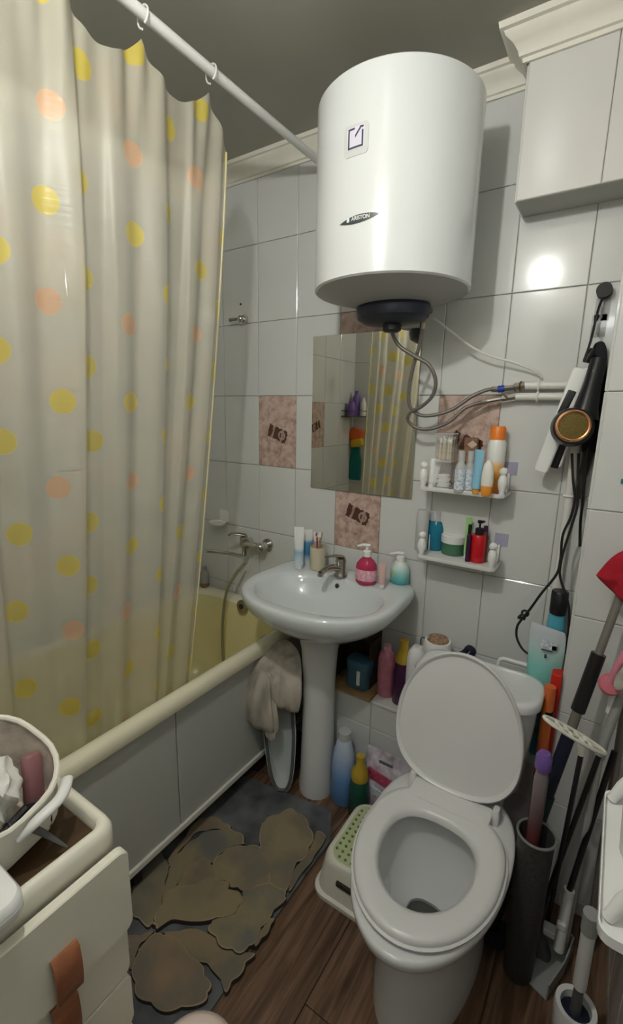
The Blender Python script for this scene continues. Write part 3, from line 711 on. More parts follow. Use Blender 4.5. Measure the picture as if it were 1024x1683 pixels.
t = thing('bath_mitt', 'teal cloth bath mitt hanging by its orange loop, seen in the mirror', 'bath mitt', (cx_+.05, cy_+.02, .98))
MB().loft([[Vector((x*w_, .012+y*.018, z)) for x, y in rrect(2, 1, .4, 4)] for w_, z in ((.04, 0), (.05, .01), (.052, .15), (.04, .2), (.036, .25))]).build('mitt', mat('teal_cloth', (.01, .16, .15), .9, bump=.4), t, True)
t = thing('bath_sponge', 'orange and yellow bath sponge above the teal mitt, seen in the mirror', 'sponge', (cx_+.05, cy_+.03, 1.235))
MB().box((0, 0, .09), (.11, .05, .09), Matrix.Rotation(.3, 3, 'Y')).build('orange_side', mat('orange_foam', (.7, .13, .02), .9, bump=.6, nscale=150), t, bevel=.015, smooth=True)
MB().box((.015, .01, .03), (.10, .05, .06), Matrix.Rotation(-.2, 3, 'Y')).build('yellow_side', mat('yellow_foam', (.7, .45, .03), .9, bump=.6, nscale=150), t, bevel=.015, smooth=True)

# ================================================================== SINK
SZ = 0.862; SCX = 0.498
t = thing('pedestal_sink', 'white ceramic washbasin on a pedestal below the mirror', 'sink', (SCX, -.25, 0))
NP = 72
def sink_out(k, sc=1.0, dz=0.0, z=SZ, cy=-.25):
    a = 2*PI*k/NP; ca, sa = math.cos(a), math.sin(a)
    # superellipse front, flatter back
    if sa < 0: ex, ay = 2.25, .262
    else: ex, ay = 7.5, .238
    r = (abs(ca)**ex+abs(sa)**ex)**(-1/ex)
    wx = .295 if sa < 0 else .295-.010*sa
    return Vector((SCX+wx*r*ca*sc, cy+ay*r*sa*sc, z+dz))
def sink_in(k, a_, b_, z, cy=-.285):
    a = 2*PI*k/NP; ex = 2.3; ca, sa = math.cos(a), math.sin(a); r = (abs(ca)**ex+abs(sa)**ex)**(-1/ex)
    return Vector((SCX+a_*r*ca, cy+b_*r*sa, z))
def mixl(f1, f2, q): return [f1(k).lerp(f2(k), q) for k in range(NP)]
def under(sc, z):
    return [Vector((SCX+(p.x-SCX)*sc, -.235+(p.y+.235)*sc if p.y < -.235 else -.235+(p.y+.235)*(sc*.3+.7), z)) for p in (sink_out(k) for k in range(NP))]
loops = [under(.30, SZ-.175), under(.42, SZ-.165), under(.62, SZ-.135), under(.82, SZ-.095), under(.94, SZ-.062), under(.985, SZ-.038),
         [sink_out(k, 1.0, -.020) for k in range(NP)], [sink_out(k, 1.0, -.008) for k in range(NP)], [sink_out(k, .985, 0) for k in range(NP)], [sink_out(k, .95, .001) for k in range(NP)],
         [sink_in(k, .252, .176, SZ-.002) for k in range(NP)], [sink_in(k, .243, .168, SZ-.008) for k in range(NP)], [sink_in(k, .232, .158, SZ-.03) for k in range(NP)],
         [sink_in(k, .205, .140, SZ-.075) for k in range(NP)], [sink_in(k, .15, .10, SZ-.115) for k in range(NP)], [sink_in(k, .08, .055, SZ-.135) for k in range(NP)], [sink_in(k, .024, .024, SZ-.14) for k in range(NP)]]
MB().loft(loops, (True, False)).build('basin', sink_m, t, True, world=True, angle=1.2)
MB().lathe([(.025, -.006), (.025, .0), (.021, .002), (.014, -.002), (.001, -.003)], 20, (SCX, -.285, SZ-.139), cap=(False, False)).build('drain', chrome, t, True, world=True)
ov = at(554, 963, 'y', -.13)
q = MB().torus((0, 0, 0), .008, .0022, 'y', 18, 6).build('overflow_ring', chromed, t, True); q.location = ov-Vector(t.location)+Vector((0, 0, 0)); q.rotation_euler = (-.25, 0, 0)
q = MB().tube([(0, .004, 0), (0, -.0005, 0)], .0075, 14).build('overflow_hole', dark_in, t); q.location = ov-Vector(t.location); q.rotation_euler = (-.25, 0, 0)
pedp = [(.070, .0), (.072, .03), (.066, .10), (.062, .3), (.063, .5), (.070, .62), (.084, .68), (.092, .705)]
MB().lathe(pedp, 40, (SCX-.012, -.235, 0), 1.0, 1.05).build('pedestal', ceram, t, True, world=True, label='pale pedestal column')

# faucet on the deck
fa = at(563, 945, 'z', SZ)
t = thing('sink_faucet', 'chrome single-lever faucet on the sink deck', 'tap', (fa.x, -.105, SZ+.001))
MB().lathe([(.026, 0), (.026, .006), (.021, .012), (.020, .055), (.022, .062), (.019, .072), (.001, .075)], 24, cap=(True, False)).build('body', chromed, t, True)
MB().tube(spline([(0, -.01, .035), (-.012, -.05, .045), (-.02, -.085, .045), (-.024, -.105, .036)]), [.013]*8+[.012]*8+[.011]*9, 12).build('spout', chromed, t, True)
MB().tube([(-.024, -.104, .040), (-.025, -.106, .024)], .012, 14).build('aerator', chromed, t, True)
MB().tube([(0, .01, .076), (-.01, -.03, .088), (-.03, -.07, .090)], [.014, .011, .006], 10, flat=.5).build('lever', chromed, t, True)

def pump_top(t, z, m, out=(-1, -.3), s=1.0, stem=.02):
    o_ = Vector((out[0], out[1], 0)).normalized()
    MB().lathe([(.013*s, z), (.013*s, z+.016*s), (.009*s, z+.019*s), (.005*s, z+.019*s), (.005*s, z+.019*s+stem), (.001, z+.019*s+stem)], 16, cap=(True, False)).build('pump_collar', m, t, True); co_ = t.children[-1] if t.children[-1].name.startswith('pump_collar') else [c_ for c_ in t.children if c_.name.startswith('pump_collar')][0]
    zt = z+.019*s+stem
    MB().tube([Vector((0, 0, zt))-o_*.008*s, Vector((0, 0, zt+.002))+o_*.012*s, Vector((0, 0, zt-.003))+o_*.030*s], [.007*s, .0065*s, .0035*s], 10, flat=.7).build('pump_nozzle', m, co_, True)
# toothpaste tubes
def tube_thing(name, label, c, r, h, m, capm, rz=0, capdown=True, group=None, tilt=(0, 0), caph=.016, flat=.25):
    t = thing(name, label, 'tube', c, group); t.rotation_euler = (tilt[0], tilt[1], rz)
    L_ = []
    for q in range(8):
        u_ = q/7; L_.append([Vector((r*(1+.12*u_)*math.cos(2*PI*k/20), r*(1-(1-flat*.15)*u_**1.2)*math.sin(2*PI*k/20)+.0, caph+(h-caph)*u_)) for k in range(20)])
    MB().loft(L_).build('tube_body', m, t, True)
    MB().lathe([(r*.75, 0), (r*.78, .002), (r*.78, caph-.001), (r*.6, caph+.001)], 20).build('cap', capm, t, True)
    return t
tp_m = gradient_material('toothpaste_print', [(0, (.72, .76, .8)), (.35, (.3, .5, .66)), (.45, (.78, .8, .8)), (1, (.82, .84, .82))])
c, r, h = stand(491, 936, 866, 15, SZ+.001); tube_thing('toothpaste_tube', 'white toothpaste tube standing at the left end of the sink deck', c, r, h, tp_m, white_pl, .5)
tp2 = gradient_material('toothpaste_blue_print', [(0, (.75, .78, .8)), (.25, (.05, .22, .42)), (.6, (.1, .3, .5)), (.7, (.78, .8, .8)), (1, (.82, .84, .82))])
c, r, h = stand(506, 930, 870, 14, SZ+.001); c.y = min(c.y, -.03); tube_thing('toothpaste_tube', 'blue and white toothpaste tube between the white tube and the beige cup', c, r, h, tp2, white_pl, .9)
c, r, h = stand(522, 938, 898, 27, SZ+.001)
t = thing('brush_cup', 'beige cup of toothbrushes on the sink deck', 'cup', c)
MB().lathe([(r*.88, 0), (r*.92, .003), (r, h), (r-.0025, h), (r*.85, .004), (.001, .004)], 28, cap=(True, False)).build('cup_body', beige_pl, t, True)
for k, (dx, dy, hh_, m, lb) in enumerate(((-.012, .004, .055, mat('brush_pink', (.6, .08, .18), .4), 'pink toothbrush leaning left in the beige cup'), (-.002, -.006, .040, mat('brush_crimson', (.45, .02, .08), .4), 'short crimson toothbrush in the beige cup'),
                                       (.006, .006, .045, mat('brush_gold', (.55, .35, .05), .4), 'golden toothbrush in the beige cup'), (.016, .0, .060, mat('brush_grey', (.3, .32, .3), .4), 'grey toothbrush leaning right in the beige cup'))):
    b0 = Vector((c.x-dx*.25, c.y-dy*.3, SZ+.006)); b1 = Vector((c.x+dx*1.1, c.y+dy, SZ+h+hh_))
    tb = thing('toothbrush', lb, 'toothbrush', b0); d = (b1-b0)
    MB().tube([b0, b0+d*.75, b1], [.0035, .0028, .0045], 8, flat=.7).build('handle', m, tb, True, world=True)
    MB().box(b1-d*.06+Vector((-.006, -.002, 0)), (.009, .008, .020)).build('bristles', cotton, tb, world=True)
# pink soap pump
c, r, h = stand(601, 962, 918, 37, SZ+.001)
t = thing('soap_dispenser', 'pink liquid soap bottle with white pump on the sink deck', 'soap dispenser', c)
MB().lathe([(r*.9, 0), (r, .006), (r*1.0, h*.55), (r*.92, h*.78), (r*.6, h*.97), (r*.38, h*1.05), (r*.38, h*1.12)], 32, sy=.8).build('body', pink_liq, t, True)
MB().lathe([(r*1.005, h*.15), (r*1.02, h*.16), (r*1.02, h*.58), (r*1.0, h*.6)], 32, sy=.8, cap=(False, False)).build('label', pink_lab, t, True)
pump_top(t, h*1.1, white_pl, (-1, -.6), 1.25, .018)
c, r, h = stand(627, 968, 925, 11, SZ+.001); tube_thing('hand_cream_tube', 'small pale pink tube with white cap between the two pump bottles', c, r, h, mat('pale_pink', (.66, .45, .42), .4), white_pl, .4)
c, r, h = stand(656, 962, 925, 32, SZ+.001)
t = thing('foam_dispenser', 'teal foam soap bottle with clear pump cap at the right end of the sink', 'soap dispenser', c)
MB().lathe([(r*.88, 0), (r, .006), (r*1.02, h*.5), (r*.95, h*.8), (r*.7, h*.98), (r*.6, h*1.08)], 32, sy=.85).build('body', foam_b, t, True)
MB().lathe([(r*.28, h*.35), (r*.28, h*.66)], 16, (-r*.25, -r*.72, 0), 1, .35).build('printed_badge', mat('badge_yellow', (.7, .62, .25), .5), t, True)
pump_top(t, h*1.06, white_pl, (-1, -.5), 1.35, .006)

# ================================================================== WALL SHELVES
def pawn(t, x, y, z, s=1.0, m=None):
    m = m or white_pl
    b = MB().lathe([(.008*s, .0), (.0075*s, .010*s), (.0125*s, .026*s), (.0125*s, .040*s), (.008*s, .053*s), (.005*s, .056*s)], 14, (x, y, z), 1, 1.0)
    b.build('post', m, t, True, world=True)
    MB().ball((x, y, z+.064*s), .0115*s).build('post_head', m, t, True, world=True)
def wall_shelf(label, px_l, px_r, py_l, py_r, group):
    a = at(px_l, py_l, 'y', -.115); b = at(px_r, py_r, 'y', -.115); z = (a.z+b.z)/2; x0, x1 = a.x, b.x
    t = thing('wall_shelf', label, 'shelf', ((x0+x1)/2, -.007, z)); xc = (x0+x1)/2; w_ = x1-x0; d = .108; yc = -.007-d/2
    MB().loft([[Vector((xc+x, yc+y, zz)) for x, y in rrect(w_*s_, d*s_, .014, 4)] for s_, zz in ((.97, z-.008), (1, z-.005), (1, z+.006), (.985, z+.006), (.975, z-.001))], (True, True)).build('tray', white_pl, t, True, world=True)
    for xx in (x0+.012, x1-.012):
        pawn(t, xx, -.007-d+.014, z+.001, 1.15)
        MB().box((xx, -.014, z+.03), (.008, .012, .06)).build('bracket', white_pl, t, world=True, bevel=.002)
    return t, z, x0, x1
s1, S1, sx0, sx1 = wall_shelf('upper white wall shelf crowded with an orange spray can and cotton boxes', 687, 829, 801, 817, None)
s2, S2, sy0, sy1 = wall_shelf('lower white wall shelf holding the blue bottle, green jar and red pump', 684, 812, 914, 938, None)
for (a, b), lb in (((839, 770), 'lilac adhesive pad on the wall at the right end of the upper shelf'), ((824, 887), 'lilac adhesive pad on the wall at the right end of the lower shelf')):
    p = at(a, b, 'y', -.007); o = MB().box((0, 0, 0), (.042, .0018, .042)).build('adhesive_pad', lilac, None, bevel=.0005); o.location = (p.x, -.0072, p.z); tagp(o, lb, 'wall pad')

def on1(px_, pb, pt, w_, z=None):
    z = (S1 if z is None else z)+.0
    c, r, h = stand(px_, pb, pt, w_, z); return c, r, h
Z1 = S1+.0005; Z2 = S2+.0005
# cotton organiser
c, r, h = stand(735, 800, 712, 36, Z1)
c.x = at(728, 790, 'y', -.075).x; c.y = -.068; h = zcol(c.x, c.y-.02, 714)-Z1
t = thing('cotton_organiser', 'clear two-tier box of cotton swabs and pads on the upper shelf', 'box', c)
MB().box((0, 0, .002), (.056, .050, .004)).box((0, 0, h*.5), (.056, .050, .003)).build('floor_plate', clouded, t, bevel=.001)
mb = MB()
for sx_, sy_ in ((0, -.024), (0, .024)): mb.box((0, sy_, h/2), (.056, .0018, h))
for sx_ in (-.0275, .0275): mb.box((sx_, 0, h/2), (.0018, .046, h))
mb.build('walls', mat('thin_clear', (.9, .92, .92), .1, alpha=.12), t)
MB().box((0, 0, h+.002), (.060, .054, .004)).build('lid', clouded, t, bevel=.001)
for k in range(26):
    x = -.022+.00175*k+random.uniform(-.001, .001); yy = random.uniform(-.02, .02); top = random.uniform(.88, .95)*h
    q = thing('cotton_swab', 'cotton swab with white tip standing in the clear box', 'cotton swab', (c.x+x, c.y+yy, Z1+h*.5+.003), 'cotton swabs in the clear box')
    hh_ = top-h*.5-.004
    MB().tube([(0, 0, .002), (0, 0, hh_)], .0013, 6).build('stick', swab, q); MB().ball((0, 0, hh_-.002), .0036, 8, 6, 1.7).build('cotton_tip', cotton, q, True)
for k in range(7):
    o = MB().lathe([(.0195, .0), (.021, .001), (.021, .0045), (.0195, .0055)], 20).build('cotton_pad', cotton, None, True)
    o.location = (c.x+.004*math.sin(k*2), c.y, Z1+.005+.0058*k); tagp(o, 'white cotton pad in the stack inside the clear box', 'cotton pad', 'cotton pads in the clear box')
# white folded tube leaning at left
c, r, h = stand(706, 800, 740, 20, Z1); c.x = sx0+.030; c.y = -.070
tube_thing('cream_tube', 'white tube leaning at the left end of the upper shelf', c, .017, .095, white_pl, white_pl, .3, tilt=(0, .12), flat=.3)
lb_ = ['small clear bottle with blue print nearer the cotton box', 'small clear bottle with blue print nearer the blue tube']
for k, (pxx, pt) in enumerate(((754, 738), (769, 738))):
    c, r, h = stand(pxx, 809, pt+3, 17, Z1)
    bottle('sample_bottle', lb_[k], c, [(r*.95, 0), (r, .003), (r, h*.62), (r*.6, h*.72), (r*.5, h*.75)], clouded, [(r*.62, h*.72), (r*.6, h*1.0)], clouded, lab=(r, .008, h*.55, blue_print))
c, r, h = stand(782, 812, 739, 16, Z1); tube_thing('cream_tube', 'light blue tube with orange cap on the upper shelf', c, r, h, light_blue, orange_l, -.4)
c, r, h = stand(798, 816, 757, 20, Z1)
bottle('lotion_bottle', 'small white and orange lotion bottle in front of the orange spray can', c, [(r*.75, 0), (r*.85, .004), (r*.9, h*.18), (r, h*.4), (r*.95, h*.65), (r*.7, h*.9), (r*.3, h*1.0)], gradient_material('lotion_print', [(0, (.85, .3, .03)), (.27, (.85, .35, .05)), (.3, (.82, .8, .72)), (1, (.82, .8, .74))]), sy=.7)
c, r, h = stand(815, 800, 700, 26, Z1); c.y = max(c.y, -.065)
c.y = -.046; h = zcol(c.x, c.y, 700)-Z1; c.x = at(813, 770, 'y', c.y).x
bottle('spray_can', 'tall orange and white spray can at the right end of the upper shelf', c, [(r, 0), (r*1.02, .004), (r*1.02, h*.74), (r*.85, h*.8)], spray_m, [(r*.86, h*.79), (r*.86, h*.96), (r*.7, h*1.0), (.001, h*1.0)], orange)
c = Vector((at(775, 760, 'y', -.04).x, -.036, Z1)); h = zcol(c.x, c.y, 742)-Z1
bottle('oil_bottle', 'amber bottle at the back behind the light blue tube', c, [(.016, 0), (.018, .004), (.018, h*.75), (.009, h*.85), (.008, h)], yellow_pl, [(.0095, h*.9), (.0095, h*1.02)], star_m)
c = Vector((at(788, 728, 'y', -.03).x-.025, -.036, Z1)); h = zcol(c.x, c.y, 716)-Z1
t = thing('gift_box', 'brown box with a pale diamond print at the back of the upper shelf', 'box', c)
MB().box((0, .006, h*.48), (.042, .022, h*.96)).build('box_body', star_m, t, bevel=.002)
q = MB().prism([(-.016, 0), (0, -.013), (.016, 0), (0, .013)], 0, .0015).build('diamond_print', mat('pale_print', (.6, .45, .36), .5), t); q.rotation_euler = (PI/2, 0, 0); q.location = (0.006, -.006, h*.84)

# lower shelf
c, r, h = stand(713, 906, 838, 36, Z2); c.y = max(c.y, -.085)
bottle('mouthwash_bottle', 'blue bottle with cloudy cap at the left of the lower shelf', c, [(r*.85, 0), (r*.92, .004), (r*.95, h*.55), (r*.8, h*.72), (r*.6, h*.76)], blue_liq, [(r*.62, h*.74), (r*.6, h*.98), (r*.5, h*1.0)], clouded, sy=.75)
c, r, h = stand(744, 913, 878, 40, Z2)
bottle('cream_jar', 'green cream jar with white lid on the lower shelf', c, [(r*.96, 0), (r, .003), (r, h*.62)], green_jar, [(r*1.02, h*.6), (r*1.03, h*.62), (r*1.03, h*.97), (r*.98, h), (.001, h)], white_pl, cat='jar')
c = Vector((at(768, 885, 'y', -.04).x, -.038, Z2)); h = zcol(c.x, c.y, 850)-Z2; tube_thing('lime_tube', 'slim lime green tube at the back of the lower shelf', c, .0085, h, lime, white_pl, .3)
c, r, h = stand(783, 925, 878, 25, Z2)
t = thing('pump_bottle', 'red bottle with black pump at the right of the lower shelf', 'bottle', c)
MB().lathe([(r*.95, 0), (r, .003), (r, h*.92), (r*.8, h)], 28).build('body', red_liq, t, True)
MB().lathe([(r*.55, h*.98), (r*.55, h*1.2), (r*.4, h*1.24)], 20).build('collar', black_pl, t, True)
MB().tube([(0, 0, h*1.22), (0, 0, h*1.42)], .0035, 8).build('pump_stem', black_pl, t); zt = h*1.42
MB().tube([(-.006, 0, zt+.003), (.006, -.003, zt+.004), (.016, -.01, zt+.008)], [.006, .0055, .003], 10).build('pump_nozzle', black_pl, t, True)
c = Vector((at(772, 895, 'y', -.06).x-.001, -.070, Z2)); h = zcol(c.x, c.y, 862)-Z2
bottle('serum_bottle', 'slim plum bottle just left of the red pump bottle', c, [(.007, 0), (.008, .003), (.008, h*.7), (.005, h*.76)], plum_pl, [(.006, h*.74), (.006, h)], black_pl)
c = Vector((at(795, 900, 'y', -.045).x, -.040, Z2)); h = zcol(c.x, c.y, 872)-Z2
bottle('serum_bottle', 'brown bottle half hidden behind the red pump bottle', c, [(.011, 0), (.012, .003), (.012, h*.8), (.006, h)], mat('brown_bottle', (.09, .025, .02), .3), [(.007, h*.95), (.007, h*1.15)], plum_pl)
c = Vector((at(693, 880, 'y', -.04).x, -.040, Z2)); h = zcol(c.x, c.y, 838)-Z2
bottle('glass_jar', 'cloudy glass jar behind the left post of the lower shelf', c, [(.020, 0), (.022, .003), (.022, h*.9), (.018, h)], clouded, cat='jar')

# ================================================================== HAIR TOOLS on hooks
def hookset(label, pxx, py, y=-.012):
    p = at(pxx, py, 'y', y); t = thing('utility_hook', label, 'hook', (p.x, -.0065, p.z))
    MB().box((0, -.001, 0), (.036, .002, .060)).build('hook_plate', clearp, t, bevel=.0008)
    MB().tube(spline([(0, -.003, .02), (0, -.006, -.01), (0, -.014, -.024), (0, -.026, -.018), (0, -.030, 0)]), .0032, 8).build('hook_arm', clouded, t, True)
    return t, p
YH = -.05
hk, hp_ = hookset('clear adhesive hook on the wall behind the hair dryer', 990, 508)
hk2, hp2 = hookset('clear adhesive hook just below the round black plug', 984, 535)
# pushing a round black holder
p = at(993, 474, 'y', -.05)
t = thing('round_plug', 'round black knob with a cord hung above the hair dryer', 'plug', (p.x, -.0065, p.z))
MB().tube([(0, 0, 0), (0, -.03, 0)], .0195, 24).build('knob', rubber, t, True, label='round black disc')
MB().tube(spline([(0, -.02, -.015), Vector(at(983, 510, 'y', -.06))-Vector(t.location), Vector(at(971, 560, 'y', -.075))-Vector(t.location), Vector(at(960, 592, 'y', -.08))-Vector(t.location)]), .0034, 8).build('cord', rubber, t, True)

# hair straightener (white and black, slanting)
def bar(name, m, pa, pb, wa, wb, th, t, y, yb=None, label=None, nrm=(0, -1, 0)):
    yb = y if yb is None else yb
    a = at(*pa, 'y', y); b = at(*pb, 'y', yb); d = (b-a).normalized(); s_ = d.cross(Vector(nrm)).normalized(); n_ = s_.cross(d)
    L_ = []
    for q, w_ in ((0, wa*.8), (.02, wa), (.98, wb), (1, wb*.8)):
        p = a.lerp(b, q); L_.append([p+s_*x*w_+n_*yy*th for x, yy in rrect(1, 1, .25, 3)])
    return MB().loft(L_).build(name, m, t, True, world=True, label=label)
t = thing('hair_straightener', 'white hair straightener with black plates hanging aslant left of the dryer', 'hair straightener', at(965, 600, 'y', -.065))
bar('upper_arm', white_gl, (956, 606), (889, 774), .040, .040, .020, t, -.085)
bar('lower_arm', white_gl, (970, 606), (914, 766), .030, .028, .016, t, -.060)
bar('control_panel', black_pl, (941, 642), (922, 681), .021, .021, .004, t, -.0965)
bar('heating_plate', black_pl, (930, 706), (908, 768), .036, .032, .018, t, -.062)
MB().tube(spline([at(963, 596, 'y', -.075), at(968, 585, 'y', -.075), at(975, 575, 'y', -.07)]), .009, 10).build('cord_guard', rubber, t, True, world=True)
# hair dryer
t = thing('hair_dryer', 'black hair dryer with copper ring hanging among its cord', 'hair dryer', at(985, 590, 'y', -.08))
a = at(984, 592, 'y', -.095); b = at(964, 668, 'y', -.125); nz = at(942, 700, 'y', -.18)
MB().tube([a, a.lerp(b, .5), b, b.lerp(at(955, 700, 'y', -.125), .6)], [.024, .026, .034, .044], 18, flat=.85).build('handle', black_pl, t, True, world=True)
ax_ = (CAM-nz).normalized(); ax_ = (ax_+Vector((.1, -.2, .15))).normalized()
back = nz-ax_*.085
MB().tube([nz, nz-ax_*.004, nz-ax_*.03, nz-ax_*.06, back], [.042, .048, .053, .050, .036], 28).build('barrel', black_pl, t, True, world=True); bar_ = [c_ for c_ in t.children if c_.name.startswith('barrel')][0]
rg = MB().torus((0, 0, 0), .0385, .0045, 'z', 32, 8).build('copper_ring', copper, bar_, True, label='copper ring')
rg.location = nz+ax_*.001; rg.rotation_euler = ax_.to_track_quat('Z', 'Y').to_euler()
gr = MB().lathe([(.036, 0), (.036, .001), (.001, .0015)], 28, cap=(True, False)).build('intake_mesh', goldmesh, bar_, True); gr.location = nz; gr.rotation_euler = rg.rotation_euler
for q in (.25, .5):
    pp = a.lerp(b, q)+Vector((-.004, -.0245, 0)); MB().box(pp, (.006, .003, .009)).build('switch', dgrey_pl, t, world=True, bevel=.001)
# black cloth pouch behind the dryer
t = thing('cloth_pouch', 'long black cloth pouch hanging behind the hair dryer', 'pouch', at(985, 575, 'y', -.03))
L_ = []
for q, (l_, r_, py, th) in enumerate(((978, 994, 560, .010), (972, 1000, 575, .018), (966, 1002, 610, .022), (962, 1000, 660, .025), (958, 998, 710, .026), (955, 996, 742, .024), (956, 994, 746, .018))):
    a = at(l_, py, 'y', -.035); b = at(min(r_, 999), py, 'y', -.035); b.x = min(b.x, CX-.008); c_ = (a+b)/2; w_ = max(.012, (b-a).length)
    L_.append([c_+Vector((x*w_, y*th, .004*math.sin(6*x+q))) for x, y in rrect(1, 1, .35, 4)])
MB().loft(L_).build('pouch_body', darkcloth, t, True, world=True, sub=1)
# cords
def cord(label, pts, y0, y1, r=.0034, group=None):
    P = spline(px(pts, y0, y1), 8); t = thing('power_cord', label, 'cord', P[-1], group)
    MB().tube(P, r, 8).build('cord', rubber, t, True, world=True); return t, P
cd1, P1_ = cord('black cord hanging with a knotted tie and a loop around the teal pouch', [(940, 745), (942, 790), (945, 820), (938, 850), (925, 880), (921, 920), (914, 945), (890, 975), (872, 1000), (860, 1015), (850, 1030), (850, 1050), (862, 1070), (885, 1082), (905, 1083), (922, 1076), (926, 1065)], -.10, -.16, .0036)
kn = at(863, 1008, 'y', -.125)
MB().torus(kn, .009, .0034, 'y', 16, 8).torus(kn+Vector((-.006, -.004, -.012)), .007, .0034, 'y', 16, 8).build('knot', rubber, cd1, True, world=True)
MB().box(kn+Vector((-.008, -.004, -.016)), (.022, .008, .009)).build('cord_tie', rubber, cd1, world=True, bevel=.001)
cord('black cord running straight from the dryer down to the black cap', [(951, 745), (950, 790), (949, 830), (941, 860), (928, 900), (921, 930), (921, 950), (929, 975), (935, 1000), (934, 1040), (928, 1075)], -.09, -.155, .0034)
cord('black cord ending in a short tail beside the chase edge', [(968, 735), (961, 790), (957, 830), (954, 860), (953, 898)], -.07, -.05, .0040)
t = thing('towel_strap', 'dark strap hanging from the pouch beside the pipe', 'strap', at(962, 750, 'y', -.05))
bar('strap', mat('dark_olive', (.045, .042, .034), .8), (968, 742), (948, 820), .028, .016, .006, t, -.045)

# ================================================================== TANK / TOILET
TX = 1.068
TZ = 0.722
t = thing('toilet', 'white ceramic toilet with its lid up and seat down', 'toilet', (TX, -.45, 0))
# tank: D-shaped plan
def tank_loop(w_, d, z, y0=-.178, r=.06, n=6):
    pts = []
    for x, y in rrect(w_, d, min(r, d*.45), n): pts.append(Vector((TX+.0+x, y0-d/2+y-(.012*(1-(2*x/w_)**2) if y < 0 else 0), z)))
    return pts
MB().loft([tank_loop(.28, .13, .385), tank_loop(.30, .145, .40), tank_loop(.335, .165, .60), tank_loop(.345, .172, TZ-.03)]).build('tank', ceram, t, True, world=True, angle=1.0)
MB().loft([tank_loop(.348, .174, TZ-.030, -.176), tank_loop(.362, .184, TZ-.028, -.172), tank_loop(.364, .186, TZ-.010, -.171), tank_loop(.355, .178, TZ-.001, -.175), tank_loop(.33, .155, TZ, -.186, .05), tank_loop(.31, .135, TZ-.004, -.196, .05)]).build('tank_lid', ceram, t, True, world=True, angle=1.0)
MB().lathe([(.019, 0), (.019, .006), (.016, .008), (.001, .008)], 20, (TX-.02, -.26, TZ-.003), cap=(False, False)).build('flush_button', chrome, t, True, world=True)
# bowl outline (egg)
NB = 64
def egg(k, w_, yb, yf, z, cx=TX, e=2.0, sq=.0):
    a = 2*PI*k/NB; ca, sa = math.cos(a), math.sin(a); yc = yb+(yf-yb)*.42
    ry = (yb-yc) if sa > 0 else (yc-yf)
    ee = 2.0 if sa < 0 else 2.6
    r = (abs(ca)**ee+abs(sa)**ee)**(-1/ee)
    return Vector((cx+w_*r*ca, yc+ry*r*sa, z))
def eg(w_, yb, yf, z): return [egg(k, w_, yb, yf, z) for k in range(NB)]
BZt = 0.405
MB().loft([eg(.132, -.30, -.80, 0), eg(.133, -.30, -.803, .015), eg(.126, -.31, -.795, .06), eg(.112, -.32, -.770, .14), eg(.108, -.33, -.745, .22), eg(.112, -.33, -.750, .255), eg(.150, -.33, -.83, .30), eg(.170, -.33, -.872, .345),
           eg(.182, -.33, -.895, BZt-.030), eg(.184, -.33, -.899, BZt-.012), eg(.182, -.332, -.897, BZt-.002), eg(.176, -.34, -.890, BZt), eg(.130, -.50, -.822, BZt), eg(.124, -.507, -.815, BZt-.008), eg(.128, -.50, -.82, BZt-.045), eg(.118, -.515, -.80, BZt-.11), eg(.085, -.545, -.745, BZt-.185), eg(.05, -.575, -.69, BZt-.225)],
          (True, False)).build('bowl', ceram, t, True, world=True, angle=1.3)
MB().loft([eg(.051, -.573, -.692, BZt-.224), eg(.046, -.58, -.685, BZt-.24), eg(.030, -.60, -.665, BZt-.25)], (False, True)).build('drain_throat', mat('drain_dark', (.10, .095, .08), .15), t, True, world=True, label='dark drain at the bottom of the bowl')
MB().loft([eg(.052, -.57, -.695, BZt-.2195), eg(.001, -.62, -.64, BZt-.2195)], (False, False)).build('water', mat('toilet_water', (.55, .57, .55), .02, trans=.9, ior=1.33), t, True, world=True)
# hinge step joining bowl to tank
MB().loft([[Vector((TX+x, -.335+y*1.0, z)) for x, y in rrect(.24*s_, .16, .03, 4)] for s_, z in ((.7, .20), (.9, .30), (1, .36), (1, .392), (.98, .398))]).build('bowl_bridge', ceram, t, True, world=True, angle=1.0)
SE0, SE1 = BZt+.004, BZt+.027
def seat_loop(w_, yb, yf, z): return eg(w_, yb, yf, z)
MB().loft([seat_loop(.172, -.452, -.868, SE0), seat_loop(.179, -.446, -.877, SE0+.005), seat_loop(.179, -.446, -.877, SE0+.008), seat_loop(.1735, -.452, -.871, SE0+.010), seat_loop(.1735, -.453, -.871, SE0+.016), seat_loop(.169, -.458, -.866, SE1), seat_loop(.158, -.47, -.854, SE1+.002),
           seat_loop(.124, -.525, -.812, SE1-.002), seat_loop(.113, -.535, -.800, SE1-.010), seat_loop(.111, -.537, -.798, SE0)], (False, False)).build('seat', seat_m, t, True, world=True, angle=1.2)
MB().loft([[Vector((TX+x, -.468+y, z)) for x, y in rrect(.222*s_, .075, .008, 4)] for s_, z in ((1, SE0), (1, SE1-.002), (.98, SE1+.0015))]).build('seat_back_flap', seat_m, t, True, world=True)
for s_ in (-1, 1):
    MB().loft([[Vector((TX+s_*.118+x, -.438+y, z)) for x, y in rrect(.020*q, .034*q, .006, 3)] for q, z in ((1, SE0-.005), (1, SE1+.008), (.7, SE1+.016))]).build('hinge', seat_m, t, True, world=True)
